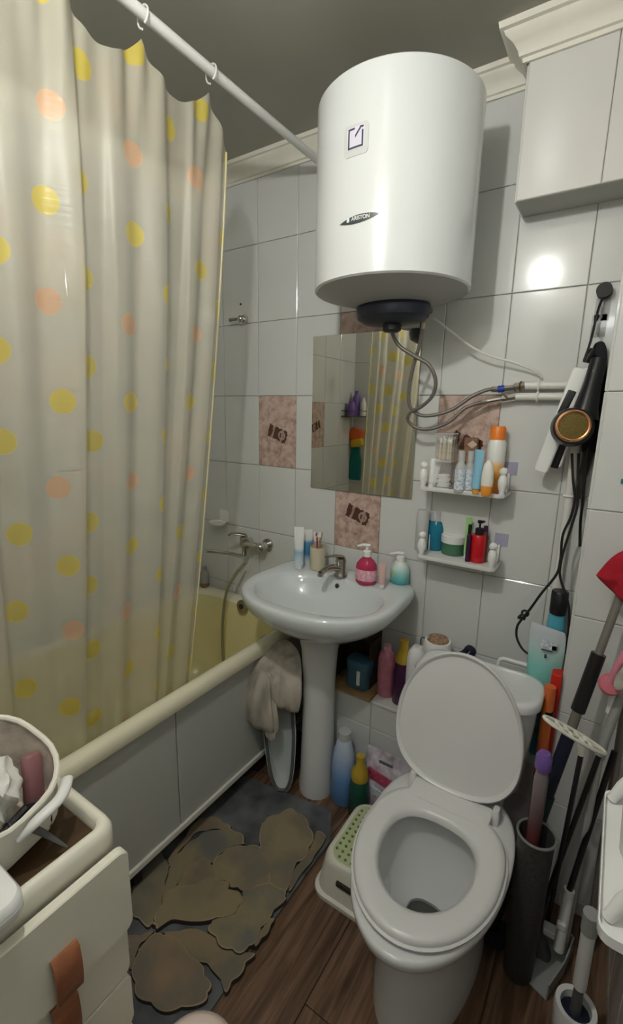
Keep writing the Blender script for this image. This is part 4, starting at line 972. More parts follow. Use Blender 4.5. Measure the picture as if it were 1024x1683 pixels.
# open lid: egg disc standing up, leaning back on the tank
LT = math.radians(13); hy, hz_ = -.437, SE1-.002
def lid_pt(p, off):  # p.x lateral, p.y distance from hinge up ; off normal (towards front)
    up_ = Vector((0, math.sin(LT), math.cos(LT))); nn = Vector((0, -math.cos(LT), math.sin(LT)))
    return Vector((TX-.014+p[0]-.02*p[1], hy, hz_))+up_*p[1]+nn*off
def lid_loop(w_, b, f, off):
    out = []
    for k in range(NB):
        q = egg(k, w_, 0, -1, 0, 0); out.append(lid_pt((q.x, b+(f-b)*(-q.y)), off))
    return out
MB().loft([lid_loop(.170, .005, .390, -.012), lid_loop(.179, .0, .398, -.010), lid_loop(.180, -.001, .399, .002), lid_loop(.177, .003, .395, .006), lid_loop(.172, .008, .390, .003), lid_loop(.168, .012, .386, -.004), lid_loop(.13, .05, .36, -.004)]).build('lid', seat_m, t, True, world=True, angle=1.0, label='raised lid')
bc0 = at(735, 1596, 'y', -.66); q = MB().lathe([(.005, -.004), (.006, .002), (.001, .003)], 12).build('bolt_cap', black_pl, t, True); q.location = bc0-Vector(t.location); q.rotation_euler = (0, PI/2, -.6)

# ---------- things on and behind the tank
c, r, h = stand(712, 1100, 1062, 52, TZ+.001)
c = at(714, 1075, 'y', -.19); c = Vector((c.x, c.y+.0, 0)); c.y = -.085; c.x = at(718, 1075, 'y', -.085).x
h = zcol(c.x, c.y, 1052)-LZ
t = thing('wipes_tub', 'white tub with brown crumbs on its lid behind the raised toilet lid', 'tub', (c.x, c.y, LZ))
MB().lathe([(.040, 0), (.042, .004), (.045, h*.8), (.05, h*.84), (.05, h*.96), (.045, h)], 28).build('tub_body', white_pl, t, True)
MB().lathe([(.038, h), (.036, h+.008), (.02, h+.012), (.001, h+.012)], 20, cap=(False, False)).build('crumb_layer', mat('crumbs', (.34, .22, .14), .9, noise=.6, nscale=120, bump=1), t, True)
cx2 = at(688, 1090, 'y', -.115).x; h2 = zcol(cx2, -.115, 1066)-LZ
t = thing('rounded_box', 'white rounded box standing left of the raised toilet lid', 'box', (cx2-.012, -.105, LZ)); t.name = 'rounded_box'
MB().loft([[Vector((x*s_, y*s_, z)) for x, y in rrect(.06, .07, .02, 5)] for s_, z in ((.9, 0), (1, .01), (1, h2*.82), (.85, h2*.95), (.5, h2))]).build('box_body', white_pl, t, True)
wz = zcol(cx2+.02, -.05, 1052)
MB().tube(spline([(-.005, .05, h2-.02), (-.005, .05, wz-LZ), (.02, .05, wz-LZ+.002), (.02, .05, h2-.01)], 3), .0025, 6).build('wire_loop', dgrey_pl, t, True)
cc = at(768, 1083, 'y', -.10); h3 = zcol(cc.x, -.10, 1064)-LZ
t = thing('spray_bottle', 'bottle with a dark blue trigger head behind the raised lid', 'bottle', (cc.x-.01, -.10, LZ))
MB().lathe([(.028, 0), (.03, .005), (.03, h3*.6), (.012, h3*.8), (.012, h3*.85)], 20).build('body', white_pl, t, True)
MB().tube(spline([(-.02, 0, h3*.86), (0, 0, h3*.93), (.012, 0, h3*1.0), (.028, 0, h3*.97), (.02, 0, h3*.9)], 3), .010, 8).build('trigger_head', navy_pl, t, True, label='dark blue trigger head')
ph = at(830, 1104, 'z', TZ+.02)
t = thing('tank_tray', 'low white tray handle at the back of the toilet tank', 'tray', (TX+.085, -.150, LZ))
MB().box((0, 0, (TZ-.03-LZ)/2), (.11, .035, TZ-.03-LZ)).build('tray_body', white_pl, t, bevel=.008, smooth=True)
MB().tube(spline([(-.05, 0, TZ-LZ-.035), (-.045, 0, TZ-LZ+.010), (0, 0, TZ-LZ+.014), (.05, 0, TZ-LZ+.010), (.055, 0, TZ-LZ-.035)], 4), .006, 8).build('tray_handle', white_pl, t, True)

# teal pouch, teal bottle, red boxes in the gap between tank and chase
gx = at(916, 1040, 'y', -.10)
zt_ = zcol(1.215, -.10, 968)
t = thing('tall_bottle', 'tall blue bottle with black cap standing in the gap beside the chase', 'bottle', (at(916, 1010, 'y', -.10).x, -.10, LZ+.001))
hb = zt_-LZ
bx = MB().loft([[Vector((x*s_, y*s_, z)) for x, y in rrect(.058, .045, .015, 4)] for s_, z in ((.9, 0), (1, .01), (1, hb*.6), (.8, hb*.85), (.62, hb*.9))])
bx.build('body', mat('sky_blue_pl', (.10, .42, .55), .3, noise=.2, nscale=15), t, True)
MB().lathe([(.0225, hb*.87), (.0235, hb*.88), (.0235, hb*.995), (.021, hb), (.001, hb)], 24, cap=(True, False)).build('cap', black_pl, t, True, label='black screw cap')
# pouch: soft refill bag, standing on the ledge leaning on the tank side
pv_ = [(872, 1028), (925, 1040), (932, 1075), (915, 1122), (868, 1108), (874, 1070)]
ptop = at(896, 1035, 'y', -.165); pbot = at(890, 1115, 'y', -.165)
t = thing('refill_pouch', 'teal soft refill pouch with pale label beside the tank', 'pouch', (pbot.x, -.165, LZ))
L_ = []
for (l_, r_, py, th) in ((864, 916, 1150, .05), (864, 917, 1122, .045), (866, 925, 1090, .040), (868, 930, 1062, .032), (871, 932, 1040, .014), (873, 930, 1031, .004)):
    a = at(l_, py, 'y', -.165); b = at(r_, py, 'y', -.165); b.x = min(b.x, CX-.01); z = (a.z+b.z)/2; c_ = (a+b)/2; c_.z = z
    L_.append([c_+Vector((x*(b.x-a.x), y*th*(1-.6*(2*x)**2), -.012*x)) for x, y in rrect(1, 1, .3, 5)])
MB().loft(L_).build('pouch_body', gradient_material('pouch_print', [(0, (.10, .42, .38)), (.5, (.22, .55, .50)), (.72, (.45, .60, .58)), (.9, (.52, .55, .60)), (1, (.6, .62, .66))]), t, True, world=True)
la = at(905, 1062, 'y', -.19)
for dx, dz, w_, h_, m in ((0, 0, .040, .026, blue_print), (.014, -.005, .012, .014, mat('tiny_crimson', (.5, .1, .15), .5)), (-.006, -.036, .006, .012, ink), (-.004, -.018, .03, .003, ink)):
    MB().box(la+Vector((dx-.004, .002, dz)), (w_, .0015, h_)).build('pouch_print', m, t, world=True)
rb = at(893, 1145, 'y', -.175)
t = thing('red_box', 'red carton wedged between the tank and the chase below the pouch', 'box', (1.2705, -.190, 0)); t.rotation_euler = (0, 0, 0)
rbh = zcol(1.27, -.215, 1110); MB().box((0, 0, rbh/2+.0005), (.028, .05, rbh)).build('carton', red_pl, t, bevel=.002)
# long red tube (sealant) in front of the chase side, on the floor
a = at(905, 1128, 'y', -.235); b = at(893, 1240, 'y', -.235)
t = thing('red_tube', 'long red and orange tube standing upright beside the tank', 'tube', (b.x, -.235, 0))
bz = a.z
MB().tube([(b.x, -.235, .001), (a.x*.5+b.x*.5, -.235, bz*.5), (a.x, -.235, bz)], .0150, 18).build('tube_body', gradient_material('red_tube_print', [(0, (.35, .02, .02)), (.45, (.62, .05, .02)), (.7, (.55, .06, .03)), (.8, (.75, .2, .04)), (1, (.72, .16, .04))], rough=.4), t, True, world=True)
c_ = at(901, 1170, 'y', -.235); MB().tube([c_+Vector((0, 0, -.006)), c_+Vector((0, 0, .006))], .0156, 18).build('dark_band', black_pl, t, True, world=True, label='black band')

# ================================================================== LEDGE BOTTLES and niche
# under-sink clutter on the board left of the tiled ledge
wy = -.075
def lz(pxx, pyt, y): x = at(pxx, pyt, 'y', y).x; return x, zcol(x, y, pyt)-LZ
c, r, h = stand(632, 1148, 1066, 32, LZ+.001); c.y = max(c.y, -.125)
bottle('shampoo_bottle', 'pink shampoo bottle with white cap standing on the ledge', c, [(r*.8, 0), (r*.88, .005), (r*.9, h*.75), (r*.75, h*.92), (r*.45, h*.97)], pink_pl, [(r*.42, h*.96), (r*.4, h*1.08)], pink_lab, sy=.75)
c, r, h = stand(658, 1160, 1052, 30, LZ+.001); c.y = max(c.y, -.12)
bottle('softener_bottle', 'dark plum bottle with amber cap on the ledge next to the pink one', c, [(r*.9, 0), (r, .005), (r, h*.5), (r*.75, h*.66), (r*.6, h*.7)], plum_pl, [(r*.85, h*.66), (r*.88, h*.7), (r*.75, h*.80), (r*.5, h*.86), (r*.48, h*1.0), (.001, h*1.0)], yellow_pl, caplabel='amber cap')
x, h = lz(597, 1078, -.075)
t = thing('storage_tub', 'blue plastic tub with a white clip stored on the board under the sink', 'tub', (x, -.100, LZ+.001))
MB().loft([[Vector((px_*s_, py_*s_, z)) for px_, py_ in rrect(.095, .07, .02, 5)] for s_, z in ((.85, 0), (.95, .006), (1, h*.75), (1.04, h*.78), (1.04, h*.95), (.98, h))]).build('tub_body', mat('muted_blue', (.06, .16, .24), .4), t, True)
MB().box((.012, -.036, h*.45), (.014, .006, h*.5)).build('clip', white_pl, t, bevel=.002)
x, h = lz(575, 1047, -.09)
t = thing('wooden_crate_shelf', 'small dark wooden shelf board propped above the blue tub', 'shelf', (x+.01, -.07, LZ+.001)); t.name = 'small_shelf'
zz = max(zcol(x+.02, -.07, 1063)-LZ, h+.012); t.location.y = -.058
MB().box((.01, 0, zz), (.15, .09, .008)).build('board', mat('dark_wood_and_shade', (.06, .035, .02), .6, noise=.3), t, bevel=.001)
MB().box((.01, .046, (zz+.09)/2), (.165, .006, zz+.09)).build('niche_shade_board', mat('dark_wood_and_shade', (.06, .035, .02), .6), t, bevel=.001)  # dark sheet added behind the shelf to paint the shade of the niche
for q in (-.066, .088): MB().box((q, 0, zz/2-.002), (.008, .085, zz-.006)).build('side_board', mat('dark_wood_and_shade', (.06, .035, .02), .6), t)
for k, (dx, rr_, hh_, m, lb) in enumerate(((-.035, .014, .032, pinkish, 'small pink jar on the dark board under the sink'), (.012, .010, .036, white_pl, 'small white bottle on the dark board under the sink'), (.05, .016, .026, beige_pl, 'small beige tub on the dark board under the sink'))):
    bottle('small_jar', lb, (x+.01+dx, -.085, LZ+.001+zz+.0045), [(rr_*.9, 0), (rr_, .003), (rr_, hh_*.7), (rr_*.8, hh_*.75)], m, [(rr_*.85, hh_*.72), (rr_*.85, hh_)], white_pl, cat='jar')

# floor bottles by the pedestal
c, r, h = stand(562, 1328, 1205, 42, .001)
bottle('softener_bottle', 'big blue bottle with pale top on the floor beside the pedestal', c, [(r*.85, 0), (r*.95, .006), (r*.95, h*.5), (r*.85, h*.72), (r*.55, h*.9), (r*.45, h*.94)], softener_m, [(r*.5, h*.93), (r*.48, h*1.03)], clouded, sy=.85)
c, r, h = stand(588, 1347, 1242, 34, .001)
bottle('cleaner_bottle', 'dark green bottle with amber cap on the floor beside the blue one', c, [(r*.9, 0), (r, .005), (r, h*.45), (r*.8, h*.62), (r*.6, h*.66)], green_liq, [(r*.8, h*.60), (r*.85, h*.66), (r*.80, h*.76), (r*.42, h*.84), (r*.4, h*1.0), (.001, h*1.0)], yellow_pl, caplabel='amber cap')
bl = at(612, 1335, 'z', 0); 
t = thing('detergent_bag', 'pink and white printed detergent bag with a grey handle slot behind the toilet', 'bag', (at(640, 1310, 'y', -.20).x-.004, -.205, 0))
bt = zcol(t.location.x, -.205, 1240); bw = (at(686, 1290, 'y', -.20).x-at(604, 1290, 'y', -.20).x)
MB().loft([[Vector((x*bw*s_, y*th, z)) for x, y in rrect(1, 1, .3, 6)] for s_, th, z in ((.92, .05, 0), (.98, .06, .012), (1, .055, bt*.5), (.98, .035, bt*.8), (.95, .012, bt*.96), (.94, .005, bt))]).build('bag_body', detergent_m, t, True)
MB().box((-.01, -.012, bt*.86), (.055, .006, .012)).build('handle_slot', mat('slot_grey', (.12, .13, .15), .5), t, bevel=.002)
MB().box((-.005, -.026, bt*.62), (bw*.75, .004, .045), Matrix.Rotation(.18, 3, 'Y')).build('printed_band', mat('crimson_print', (.5, .08, .16), .5, noise=.5, nscale=40), t, bevel=.001)
MB().box((.0, -.030, bt*.38), (bw*.6, .004, .03), Matrix.Rotation(.18, 3, 'Y')).build('printed_band', blue_print, t, bevel=.001)

# ================================================================== BASIN + CLOTH beside the pedestal
t = thing('folded_basin', 'pale folded plastic basin with dark rim standing on edge by the pedestal', 'basin', at(464, 1300, 'z', .0))
by = -.275
BC = Vector(t.location); BC.z = 0
tp = zcol(BC.x-.03, BC.y, 1125)
def oval(w_, z0, z1, off, lean=.0):
    out = []
    for k in range(40):
        a = 2*PI*k/40; ex = 3.0; ca, sa = math.cos(a), math.sin(a); r = (abs(ca)**ex+abs(sa)**ex)**(-1/ex)
        zc = (z0+z1)/2; z = zc+(z1-z0)/2*r*sa; wl = w_*(1-.25*max(0, -sa)); x = wl*r*ca
        d = Vector((math.cos(.5), math.sin(.5), 0)); nrm = Vector((math.sin(.5), -math.cos(.5), 0))
        out.append(BC+d*x+nrm*off+Vector((-.06*(z/.4), 0, z))+Vector((0, .05*(z/.4), 0)))
    return out
MB().loft([oval(.040, .06, tp-.05, -.030), oval(.050, .04, tp-.03, -.028), oval(.058, .015, tp-.01, .004), oval(.066, .002, tp, .006), oval(.066, .002, tp, .012), oval(.056, .014, tp-.012, .012), oval(.047, .045, tp-.035, -.018), oval(.035, .07, tp-.06, -.020)]).build('basin_shell', mat('basin_plastic', (.50, .54, .54), .35), t, True, world=True)
ring = oval(.056, .014, tp-.012, .0135); 
mb = MB(); mb.tube(ring+[ring[0]], .0065, 8).build('dark_rim', dgrey_pl, t, True, world=True, label='dark rubber rim')
# draped cloth
clm = mat('terry_cloth', (.42, .38, .32), .95, noise=.3, nscale=22, bump=1.0, stretch=(1, 1, .35))
t = thing('draped_cloth', 'beige-grey terry cloth draped over the folded basin', 'cloth', Vector((BC.x-.06, BC.y+.05, tp-.1)))
def cloth_blob(pts, name, seed):
    rnd = random.Random(seed); L_ = []
    for i, (l_, r_, py, y, th) in enumerate(pts):
        a = at(l_, py, 'y', y); b = at(r_, py, 'y', y); c_ = (a+b)/2; w_ = (b-a).length; z = c_.z
        lp = []
        for k in range(36):
            an = 2*PI*k/36; rr_ = 1+.13*math.sin(6*an+seed+i*.3)+.08*math.sin(11*an+i*.5)
            lp.append(Vector((c_.x+w_/2*rr_*math.cos(an), y+th*rr_*math.sin(an), z+.004*math.sin(3*an+i))))
        L_.append(lp)
    return MB().loft(L_).build(name, clm, t, True, world=True, sub=1)
cloth_blob([(446, 470, 1048, -.22, .012), (430, 488, 1056, -.25, .030), (420, 491, 1080, -.30, .050), (413, 491, 1110, -.33, .055), (411, 491, 1130, -.335, .055), (425, 489, 1148, -.335, .045), (440, 487, 1161, -.335, .022)], 'cloth_fold', 2)
cloth_blob([(424, 445, 1100, -.37, .014), (412, 447, 1125, -.385, .026), (408, 450, 1150, -.39, .030), (405, 454, 1175, -.392, .032), (406, 455, 1188, -.392, .026), (414, 446, 1199, -.392, .010)], 'hanging_corner', 5)
cloth_blob([(434, 452, 1192, -.388, .010), (436, 453, 1205, -.389, .012), (438, 450, 1216, -.389, .008)], 'cloth_tail', 9)

# ================================================================== STEP STOOL
SH = .130
t = thing('step_stool', 'white plastic step stool with green dotted top half under the toilet', 'stool', (.80, -.50, 0))
st_x0, st_x1, st_y0, st_y1 = .70, .93, -.602, -.29
sc_ = ((st_x0+st_x1)/2, (st_y0+st_y1)/2)
MB().loft([[Vector((sc_[0]+x, sc_[1]+y, z)) for x, y in rrect(w_, d, .05, 6)] for w_, d, z in ((.235, .320, 0), (.238, .323, .006), (.236, .321, .016), (.218, .303, .021), (.192, .275, SH-.02), (.184, .267, SH-.006), (.172, .255, SH), (.155, .24, SH))]).build('stool_shell', cream_pl, t, True, world=True)
MB().loft([[Vector((sc_[0]+x, sc_[1]+y, z)) for x, y in rrect(w_, d, .04, 6)] for w_, d, z in ((.150, .236, SH-.001), (.150, .236, SH+.0015), (.146, .232, SH+.002))]).build('grip_pad', green_pad, t, True, world=True, label='pale green pad')
dm = MB().lathe([(.0045, 0), (.0045, .0022), (.003, .003)], 8).v
dotmesh = None
for i in range(7):
    for j in range(11):
        x = sc_[0]-.063+i*.021; y = sc_[1]-.107+j*.0213
        if abs(x-sc_[0]) > .06 and abs(y-sc_[1]) > .10: continue
        if dotmesh is None:
            o = MB().lathe([(.0048, 0), (.0048, .0018), (.003, .0026)], 8).build('grip_dot', hole_m, t); dotmesh = o.data
        else:
            o = bpy.data.objects.new('grip_dot', dotmesh); COL.objects.link(o); o.parent = t
        o.location = Vector((x, y, SH+.0015))-Vector(t.location)
sl = at(566, 1428, 'x', sc_[0]-.1)
MB().box((sc_[0]+.0, sc_[1]-.1435, .078), (.06, .012, .016)).build('hand_slot', dark_in, t, world=True, bevel=.003)

# ================================================================== RUG
RXL, RXR = .198, .665
t = thing('floral_rug', 'carved floral rug in olive, tan and slate lying beside the bath', 'rug', (.43, -.8, 0))
rug_m = mat('rug_slate', (.115, .122, .128), .95, noise=.5, nscale=11, bump=.8)
base = [(RXL, -.372), (.50, -.325), (.60, -.305), (RXR, -.42), (RXR-.006, -.9), (RXR+.004, -1.25), (.45, -1.33), (RXL+.005, -1.25), (RXL, -.8)]
MB().prism([(x_, max(y_, -1.240)) for x_, y_ in base[:-3]]+[(RXR+.004, -1.24), (RXL, -1.24)], .0008, .0085).build('rug_base', rug_m, t, world=True, bevel=.003, smooth=True)
def rp(pts): return [(180+a/2.327, 1220+b/2.327) for a, b in pts]
def pm(i):
    cols_ = [((.30, .245, .14), (.20, .175, .13)), ((.33, .23, .14), (.20, .17, .13)), ((.27, .23, .14), (.16, .16, .14)), ((.29, .22, .13), (.18, .16, .12))]
    a, b = cols_[i % 4]; nm = 'petal_pile_%s' % 'abcd'[i % 4]
    if nm in MC: return MC[nm]
    m = bpy.data.materials.new(nm); nt, bs, L = nodes_of(m); bs.inputs['Roughness'].default_value = .95
    tc = nt.nodes.new('ShaderNodeTexCoord'); n = nt.nodes.new('ShaderNodeTexNoise'); n.inputs['Scale'].default_value = 7; n.inputs['Detail'].default_value = 3; L.new(tc.outputs['Object'], n.inputs[0])
    cr = nt.nodes.new('ShaderNodeValToRGB'); L.new(n.outputs[0], cr.inputs[0]); cr.color_ramp.elements[0].position = .38; cr.color_ramp.elements[1].position = .6
    cr.color_ramp.elements[0].color = (*b, 1); cr.color_ramp.elements[1].color = (*a, 1); L.new(cr.outputs[0], bs.inputs['Base Color'])
    n2 = nt.nodes.new('ShaderNodeTexNoise'); n2.inputs['Scale'].default_value = 500; L.new(tc.outputs['Object'], n2.inputs[0]); bp = nt.nodes.new('ShaderNodeBump'); bp.inputs['Strength'].default_value = .5; bp.inputs['Distance'].default_value = .003
    L.new(n2.outputs[0], bp.inputs['Height']); L.new(bp.outputs[0], bs.inputs['Normal']); MC[nm] = m; return m
zr_ = [2, 1, 0, 1, 2, 2, 5, 4, 1, 2, 0, 0, 3]
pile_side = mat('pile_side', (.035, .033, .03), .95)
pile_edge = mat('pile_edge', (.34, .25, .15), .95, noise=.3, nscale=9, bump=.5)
petals = [
 (0, [(590, 310), (630, 288), (690, 265), (730, 285), (765, 330), (770, 390), (745, 440), (705, 480), (692, 540), (660, 575), (618, 540), (605, 450), (575, 400)]),
 (3, [(790, 350), (825, 362), (800, 415), (750, 480), (700, 560), (688, 550), (700, 500), (740, 455), (772, 400)]),
 (1, [(345, 300), (390, 292), (445, 315), (455, 335), (400, 335), (340, 350), (290, 395), (250, 440), (228, 480), (235, 440), (300, 350)]),
 (2, [(228, 490), (262, 435), (300, 400), (350, 362), (410, 342), (460, 338), (500, 360), (512, 392), (470, 402), (425, 425), (400, 460), (350, 452), (300, 480), (262, 545), (218, 575)]),
 (0, [(403, 470), (430, 432), (500, 405), (560, 408), (600, 440), (612, 520), (590, 548), (520, 568), (475, 556), (440, 535), (405, 520)]),
 (3, [(265, 555), (290, 495), (340, 458), (385, 468), (398, 500), (400, 524), (370, 528), (320, 552)]),
 (0, [(170, 700), (190, 660), (215, 590), (250, 565), (320, 560), (385, 533), (445, 550), (460, 576), (500, 592), (505, 620), (470, 662), (390, 686), (250, 688), (190, 720)]),
 (2, [(510, 590), (540, 572), (620, 557), (662, 582), (670, 608), (630, 650), (590, 700), (560, 760), (520, 800), (470, 803), (420, 770), (388, 725), (400, 692), (475, 668), (512, 628)]),
 (3, [(215, 735), (300, 725), (380, 738), (440, 790), (490, 812), (545, 812), (520, 850), (480, 905), (440, 950), (420, 900), (370, 850), (300, 825), (240, 790)]),
 (1, [(112, 800), (180, 745), (235, 755), (320, 835), (360, 890), (380, 940), (360, 990), (260, 1025), (170, 1010), (110, 960), (95, 890)]),
 (2, [(92, 540), (130, 460), (190, 425), (218, 480), (208, 560), (165, 695), (130, 688), (92, 650)]),
 (1, [(70, 752), (160, 735), (108, 790), (92, 870), (80, 850)]),
 (3, [(575, 700), (625, 690), (600, 730), (570, 775), (556, 770), (590, 715)]),
]
for i, (ci, poly) in enumerate(petals):
    P = [at(a, b, 'z', .012) for a, b in rp(poly)]
    n = len(P); P = [Vector(q) for q in spline([*P, P[0]], 6)[:-1]]
    c0_ = sum(P, Vector())/len(P); nl = max(5, len(poly)*.75)
    P = [q+(q-c0_).normalized()*(.010*abs(math.sin(math.pi*nl*k/len(P)+i))-.002) for k, q in enumerate(P)]
    # clamp to the rug, shrink for rounded carved edge
    for q in P: q.x = max(RXL+.004, min(RXR+.014, q.x)); q.y = max(q.y, -1.236)
    cen = sum(P, Vector())/len(P)
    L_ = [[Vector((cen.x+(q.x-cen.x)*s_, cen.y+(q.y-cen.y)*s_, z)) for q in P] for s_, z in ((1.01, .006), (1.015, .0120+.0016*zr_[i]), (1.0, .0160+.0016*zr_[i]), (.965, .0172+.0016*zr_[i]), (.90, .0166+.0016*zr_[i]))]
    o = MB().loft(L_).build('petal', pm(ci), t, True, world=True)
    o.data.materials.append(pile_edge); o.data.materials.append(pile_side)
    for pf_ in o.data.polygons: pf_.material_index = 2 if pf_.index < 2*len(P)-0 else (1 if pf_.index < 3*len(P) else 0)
    # triangulate the caps well
    bm = bmesh.new(); bm.from_mesh(o.data); bmesh.ops.triangulate(bm, faces=[f for f in bm.faces if len(f.verts) > 4], ngon_method='EAR_CLIP'); bm.to_mesh(o.data); bm.free()

# ================================================================== DRESSER
DZ = .845
dc = at(194, 1352, 'z', DZ)    # outer far corner
DX1 = dc.x-.004; DY1 = dc.y+.004; DX0 = .312; DY0 = YB+.012
t = thing('dresser', 'cream dresser with raised rim top and leather drawer tabs at the near left', 'dresser', ((DX0+DX1)/2, (DY0+DY1)/2, 0))
w_, d_ = DX1-DX0, DY1-DY0; cx_, cy_ = (DX0+DX1)/2, (DY0+DY1)/2
def dl(i, z, r): return [Vector((cx_+x, cy_+y, z)) for x, y in rrect(w_-2*i, d_-2*i, r, 6)]
MB().loft([dl(.004, DZ-.055, .025), dl(.0, DZ-.048, .028), dl(0, DZ-.014, .028), dl(.004, DZ-.004, .026), dl(.010, DZ, .022), dl(.016, DZ-.001, .016), dl(.021, DZ-.006, .012), dl(.022, DZ-.030, .01)], (True, False)).build('top_rim', dress_m, t, True, world=True)
MB().box((cx_, cy_, DZ-.026), (w_-.046, d_-.046, .006)).build('top_board', brown_m, t, world=True, label='dark brown inset board')
MB().box((cx_-.014, cy_-.002, (DZ-.056)/2), (w_-.034, d_-.02, DZ-.056)).build('carcass', dress_m, t, world=True, bevel=.003)
fx = DX1; ztop = DZ-.038
zed = [ztop, ztop-.160, ztop-.275, ztop-.390, ztop-.505, ztop-.62, ztop-.76]
for k in range(6):
    z1, z0 = zed[k], zed[k+1]+.004
    dw = thing  # drawer front as a part
    hoff = .0125 if k == 0 else -.007
    fr = MB().loft([[Vector((fx+.0, cy_+.002+y, (z0+z1)/2+zz)) + Vector((dxx, 0, 0)) for y, zz in rrect(d_-.006-2*i_, (z1-z0)-2*i_, .016, 5)] for dxx, i_ in ((.0065 if k == 0 else -.014, 0), (.0195 if k == 0 else .0, 0), (.0215 if k == 0 else .002, .002))]).build('drawer', dress_m, t, True, world=True, angle=.5)
    hyy = at(100, 1585, 'x', fx+.01).y if k == 0 else at(100, 1590, 'x', fx+.01).y
    hz2 = zcol(fx+.01, hyy, 1588) if k == 0 else z1-.064
    hw = .019; Lh = [Vector((fx+.009+hoff+dx, hyy, hz2+dz)) for dx, dz in ((0, .040), (.006, .034), (.009, .010), (.009, -.014), (.006, -.036), (0, -.042))]
    v = []; f = []
    for i, p in enumerate(Lh):
        for s_ in (-1, 1):
            for th in (0, .004): v.append(p+Vector((th, s_*hw, 0)))
    for i in range(len(Lh)-1):
        a = 4*i; f += [(a, a+4, a+6, a+2), (a+1, a+3, a+7, a+5), (a, a+1, a+5, a+4), (a+2, a+6, a+7, a+3)]
    f += [(0, 2, 3, 1), (4*len(Lh)-4, 4*len(Lh)-3, 4*len(Lh)-1, 4*len(Lh)-2)]
    hd = mk('tab_handle', v, f, leather, fr, True, False, 'brown leather tab')
    hd.location = (0, 0, 0)
# fabric basket
BT = DZ-.022
bcn = at(30, 1395, 'z', BT+.01)
bc = Vector((.610, -1.372, BT))
t = thing('fabric_basket', 'cream fabric basket holding cloths and hair clips on the dresser', 'basket', bc); t.rotation_euler = (0, 0, .25)
def bl_(w_, d, z, r, dz=0): return [Vector((x, y, z+dz*(.5-x/w_)+dz*.25*(y/d))) for x, y in rrect(w_, d, r, 6)]
MB().loft([bl_(.135, .12, .014, .03), bl_(.15, .14, .03, .04), bl_(.162, .160, .065, .06, .04), bl_(.170, .172, .088, .07, .075)], (True, False)).build('outer_cloth', bagout, t, True)
MB().loft([bl_(.164, .166, .087, .068, .075), bl_(.152, .150, .055, .055, .04), bl_(.14, .13, .030, .04), bl_(.12, .11, .02, .03)], (False, True)).build('lining', bagin, t, True)
rl = [Vector(p) for p in bl_(.168, .170, .088, .069, .075)]
MB().tube(rl+[rl[0], rl[1]], .0045, 8).build('rim_piping', bagout, t, True)
t2 = thing('white_cloth', 'crumpled white cloth stuffed in the fabric basket', 'cloth', bc+Vector((-.012, -.012, .030)))
me = bmesh.new(); bmesh.ops.create_icosphere(me, subdivisions=4, radius=.055)
rnd = random.Random(4)
from mathutils import noise as mn
for v_ in me.verts:
    q = v_.co.normalized(); v_.co = q*(.050+.018*mn.fractal(q*1.8+Vector((3, 1, 2)), .9, 2.1, 4)); v_.co.z *= 1.0
[v_.co.__setitem__(2, v_.co.z*1.15) for v_ in me.verts]; md = bpy.data.meshes.new('crumpled_cloth'); me.to_mesh(md); me.free()
o = lk('crumpled_cloth', md, cotton, t2, True); o.location = (0, 0, .055)
for p in md.polygons: p.use_smooth = True
t2 = thing('pink_pouch', 'dusty pink case tucked beside the white cloth', 'case', bc+Vector((.012, .054, .035))); t2.rotation_euler = (-.2, -.25, .2)
MB().box((0, 0, .04), (.024, .028, .080)).build('case_body', mat('dusty_pink', (.32, .15, .16), .4), t2, bevel=.008, smooth=True)
t2 = thing('hair_clip', 'black claw hair clip beside the pink case in the basket', 'hair clip', bc+Vector((.045, .028, .020)))
MB().tube([(0, -.03, .03), (0, 0, .045), (0, .03, .03)], .008, 8).build('spine', black_pl, t2, True)
for k in range(5):
    for s_ in (-1, 1): MB().tube(spline([(0, -.025+.0125*k, .04), (s_*.018, -.025+.0125*k, .025), (s_*.012, -.025+.0125*k, .0)], 3), .0025, 6).build('claw', black_pl, t2, True)
t2 = thing('hair_band', 'white plastic band clipped over the front of the basket', 'band', bc+Vector((.070, .055, .060)))
MB().tube(spline([(.010, -.055, .000), (.022, -.030, .018), (.016, .005, .024), (-.012, .030, .022)]), .010, 12, flat=.7).build('band', white_pl, t2, True)
t2 = thing('paddle_comb', 'dark slim comb poking out beneath the white band', 'comb', bc+Vector((.088, .030, .012)))
MB().tube([(-.012, -.02, .060), (.004, .0, .035), (.018, .022, .000)], [.008, .006, .0025], 8, flat=.6).build('comb_body', dgrey_pl, t2, True)
# white rounded case on the dresser edge
cw = at(8, 1478, 'z', DZ+.012)
t = thing('soap_case', 'white rounded plastic case on the dresser edge below the basket', 'case', (cw.x-.022, cw.y-.030, DZ+.0005))
MB().loft([[Vector((x, y, z)) for x, y in rrect(.11*s_, .09*s_, .022, 6)] for s_, z in ((.93, 0), (1, .005), (1, .015), (.99, .0155), (.99, .017), (1, .0175), (.99, .026), (.92, .031), (.5, .032))]).build('case_body', white_gl, t, True)

# pale rounded lid at the bottom edge of the view
pb = at(318, 1727, 'z', .415)
t = thing('waste_bin', 'bin with a pale pinkish domed lid beside the dresser', 'bin', (pb.x, pb.y, 0))
MB().lathe([(.055, 0), (.058, .004), (.070, .36), (.070, .365)], 28).build('bin_body', white_pl, t, True)
MB().lathe([(.073, .358), (.075, .365), (.073, .385), (.055, .405), (.03, .413), (.001, .415)], 32, cap=(False, False)).build('domed_lid', pinkish, t, True, label='pale pinkish domed lid')

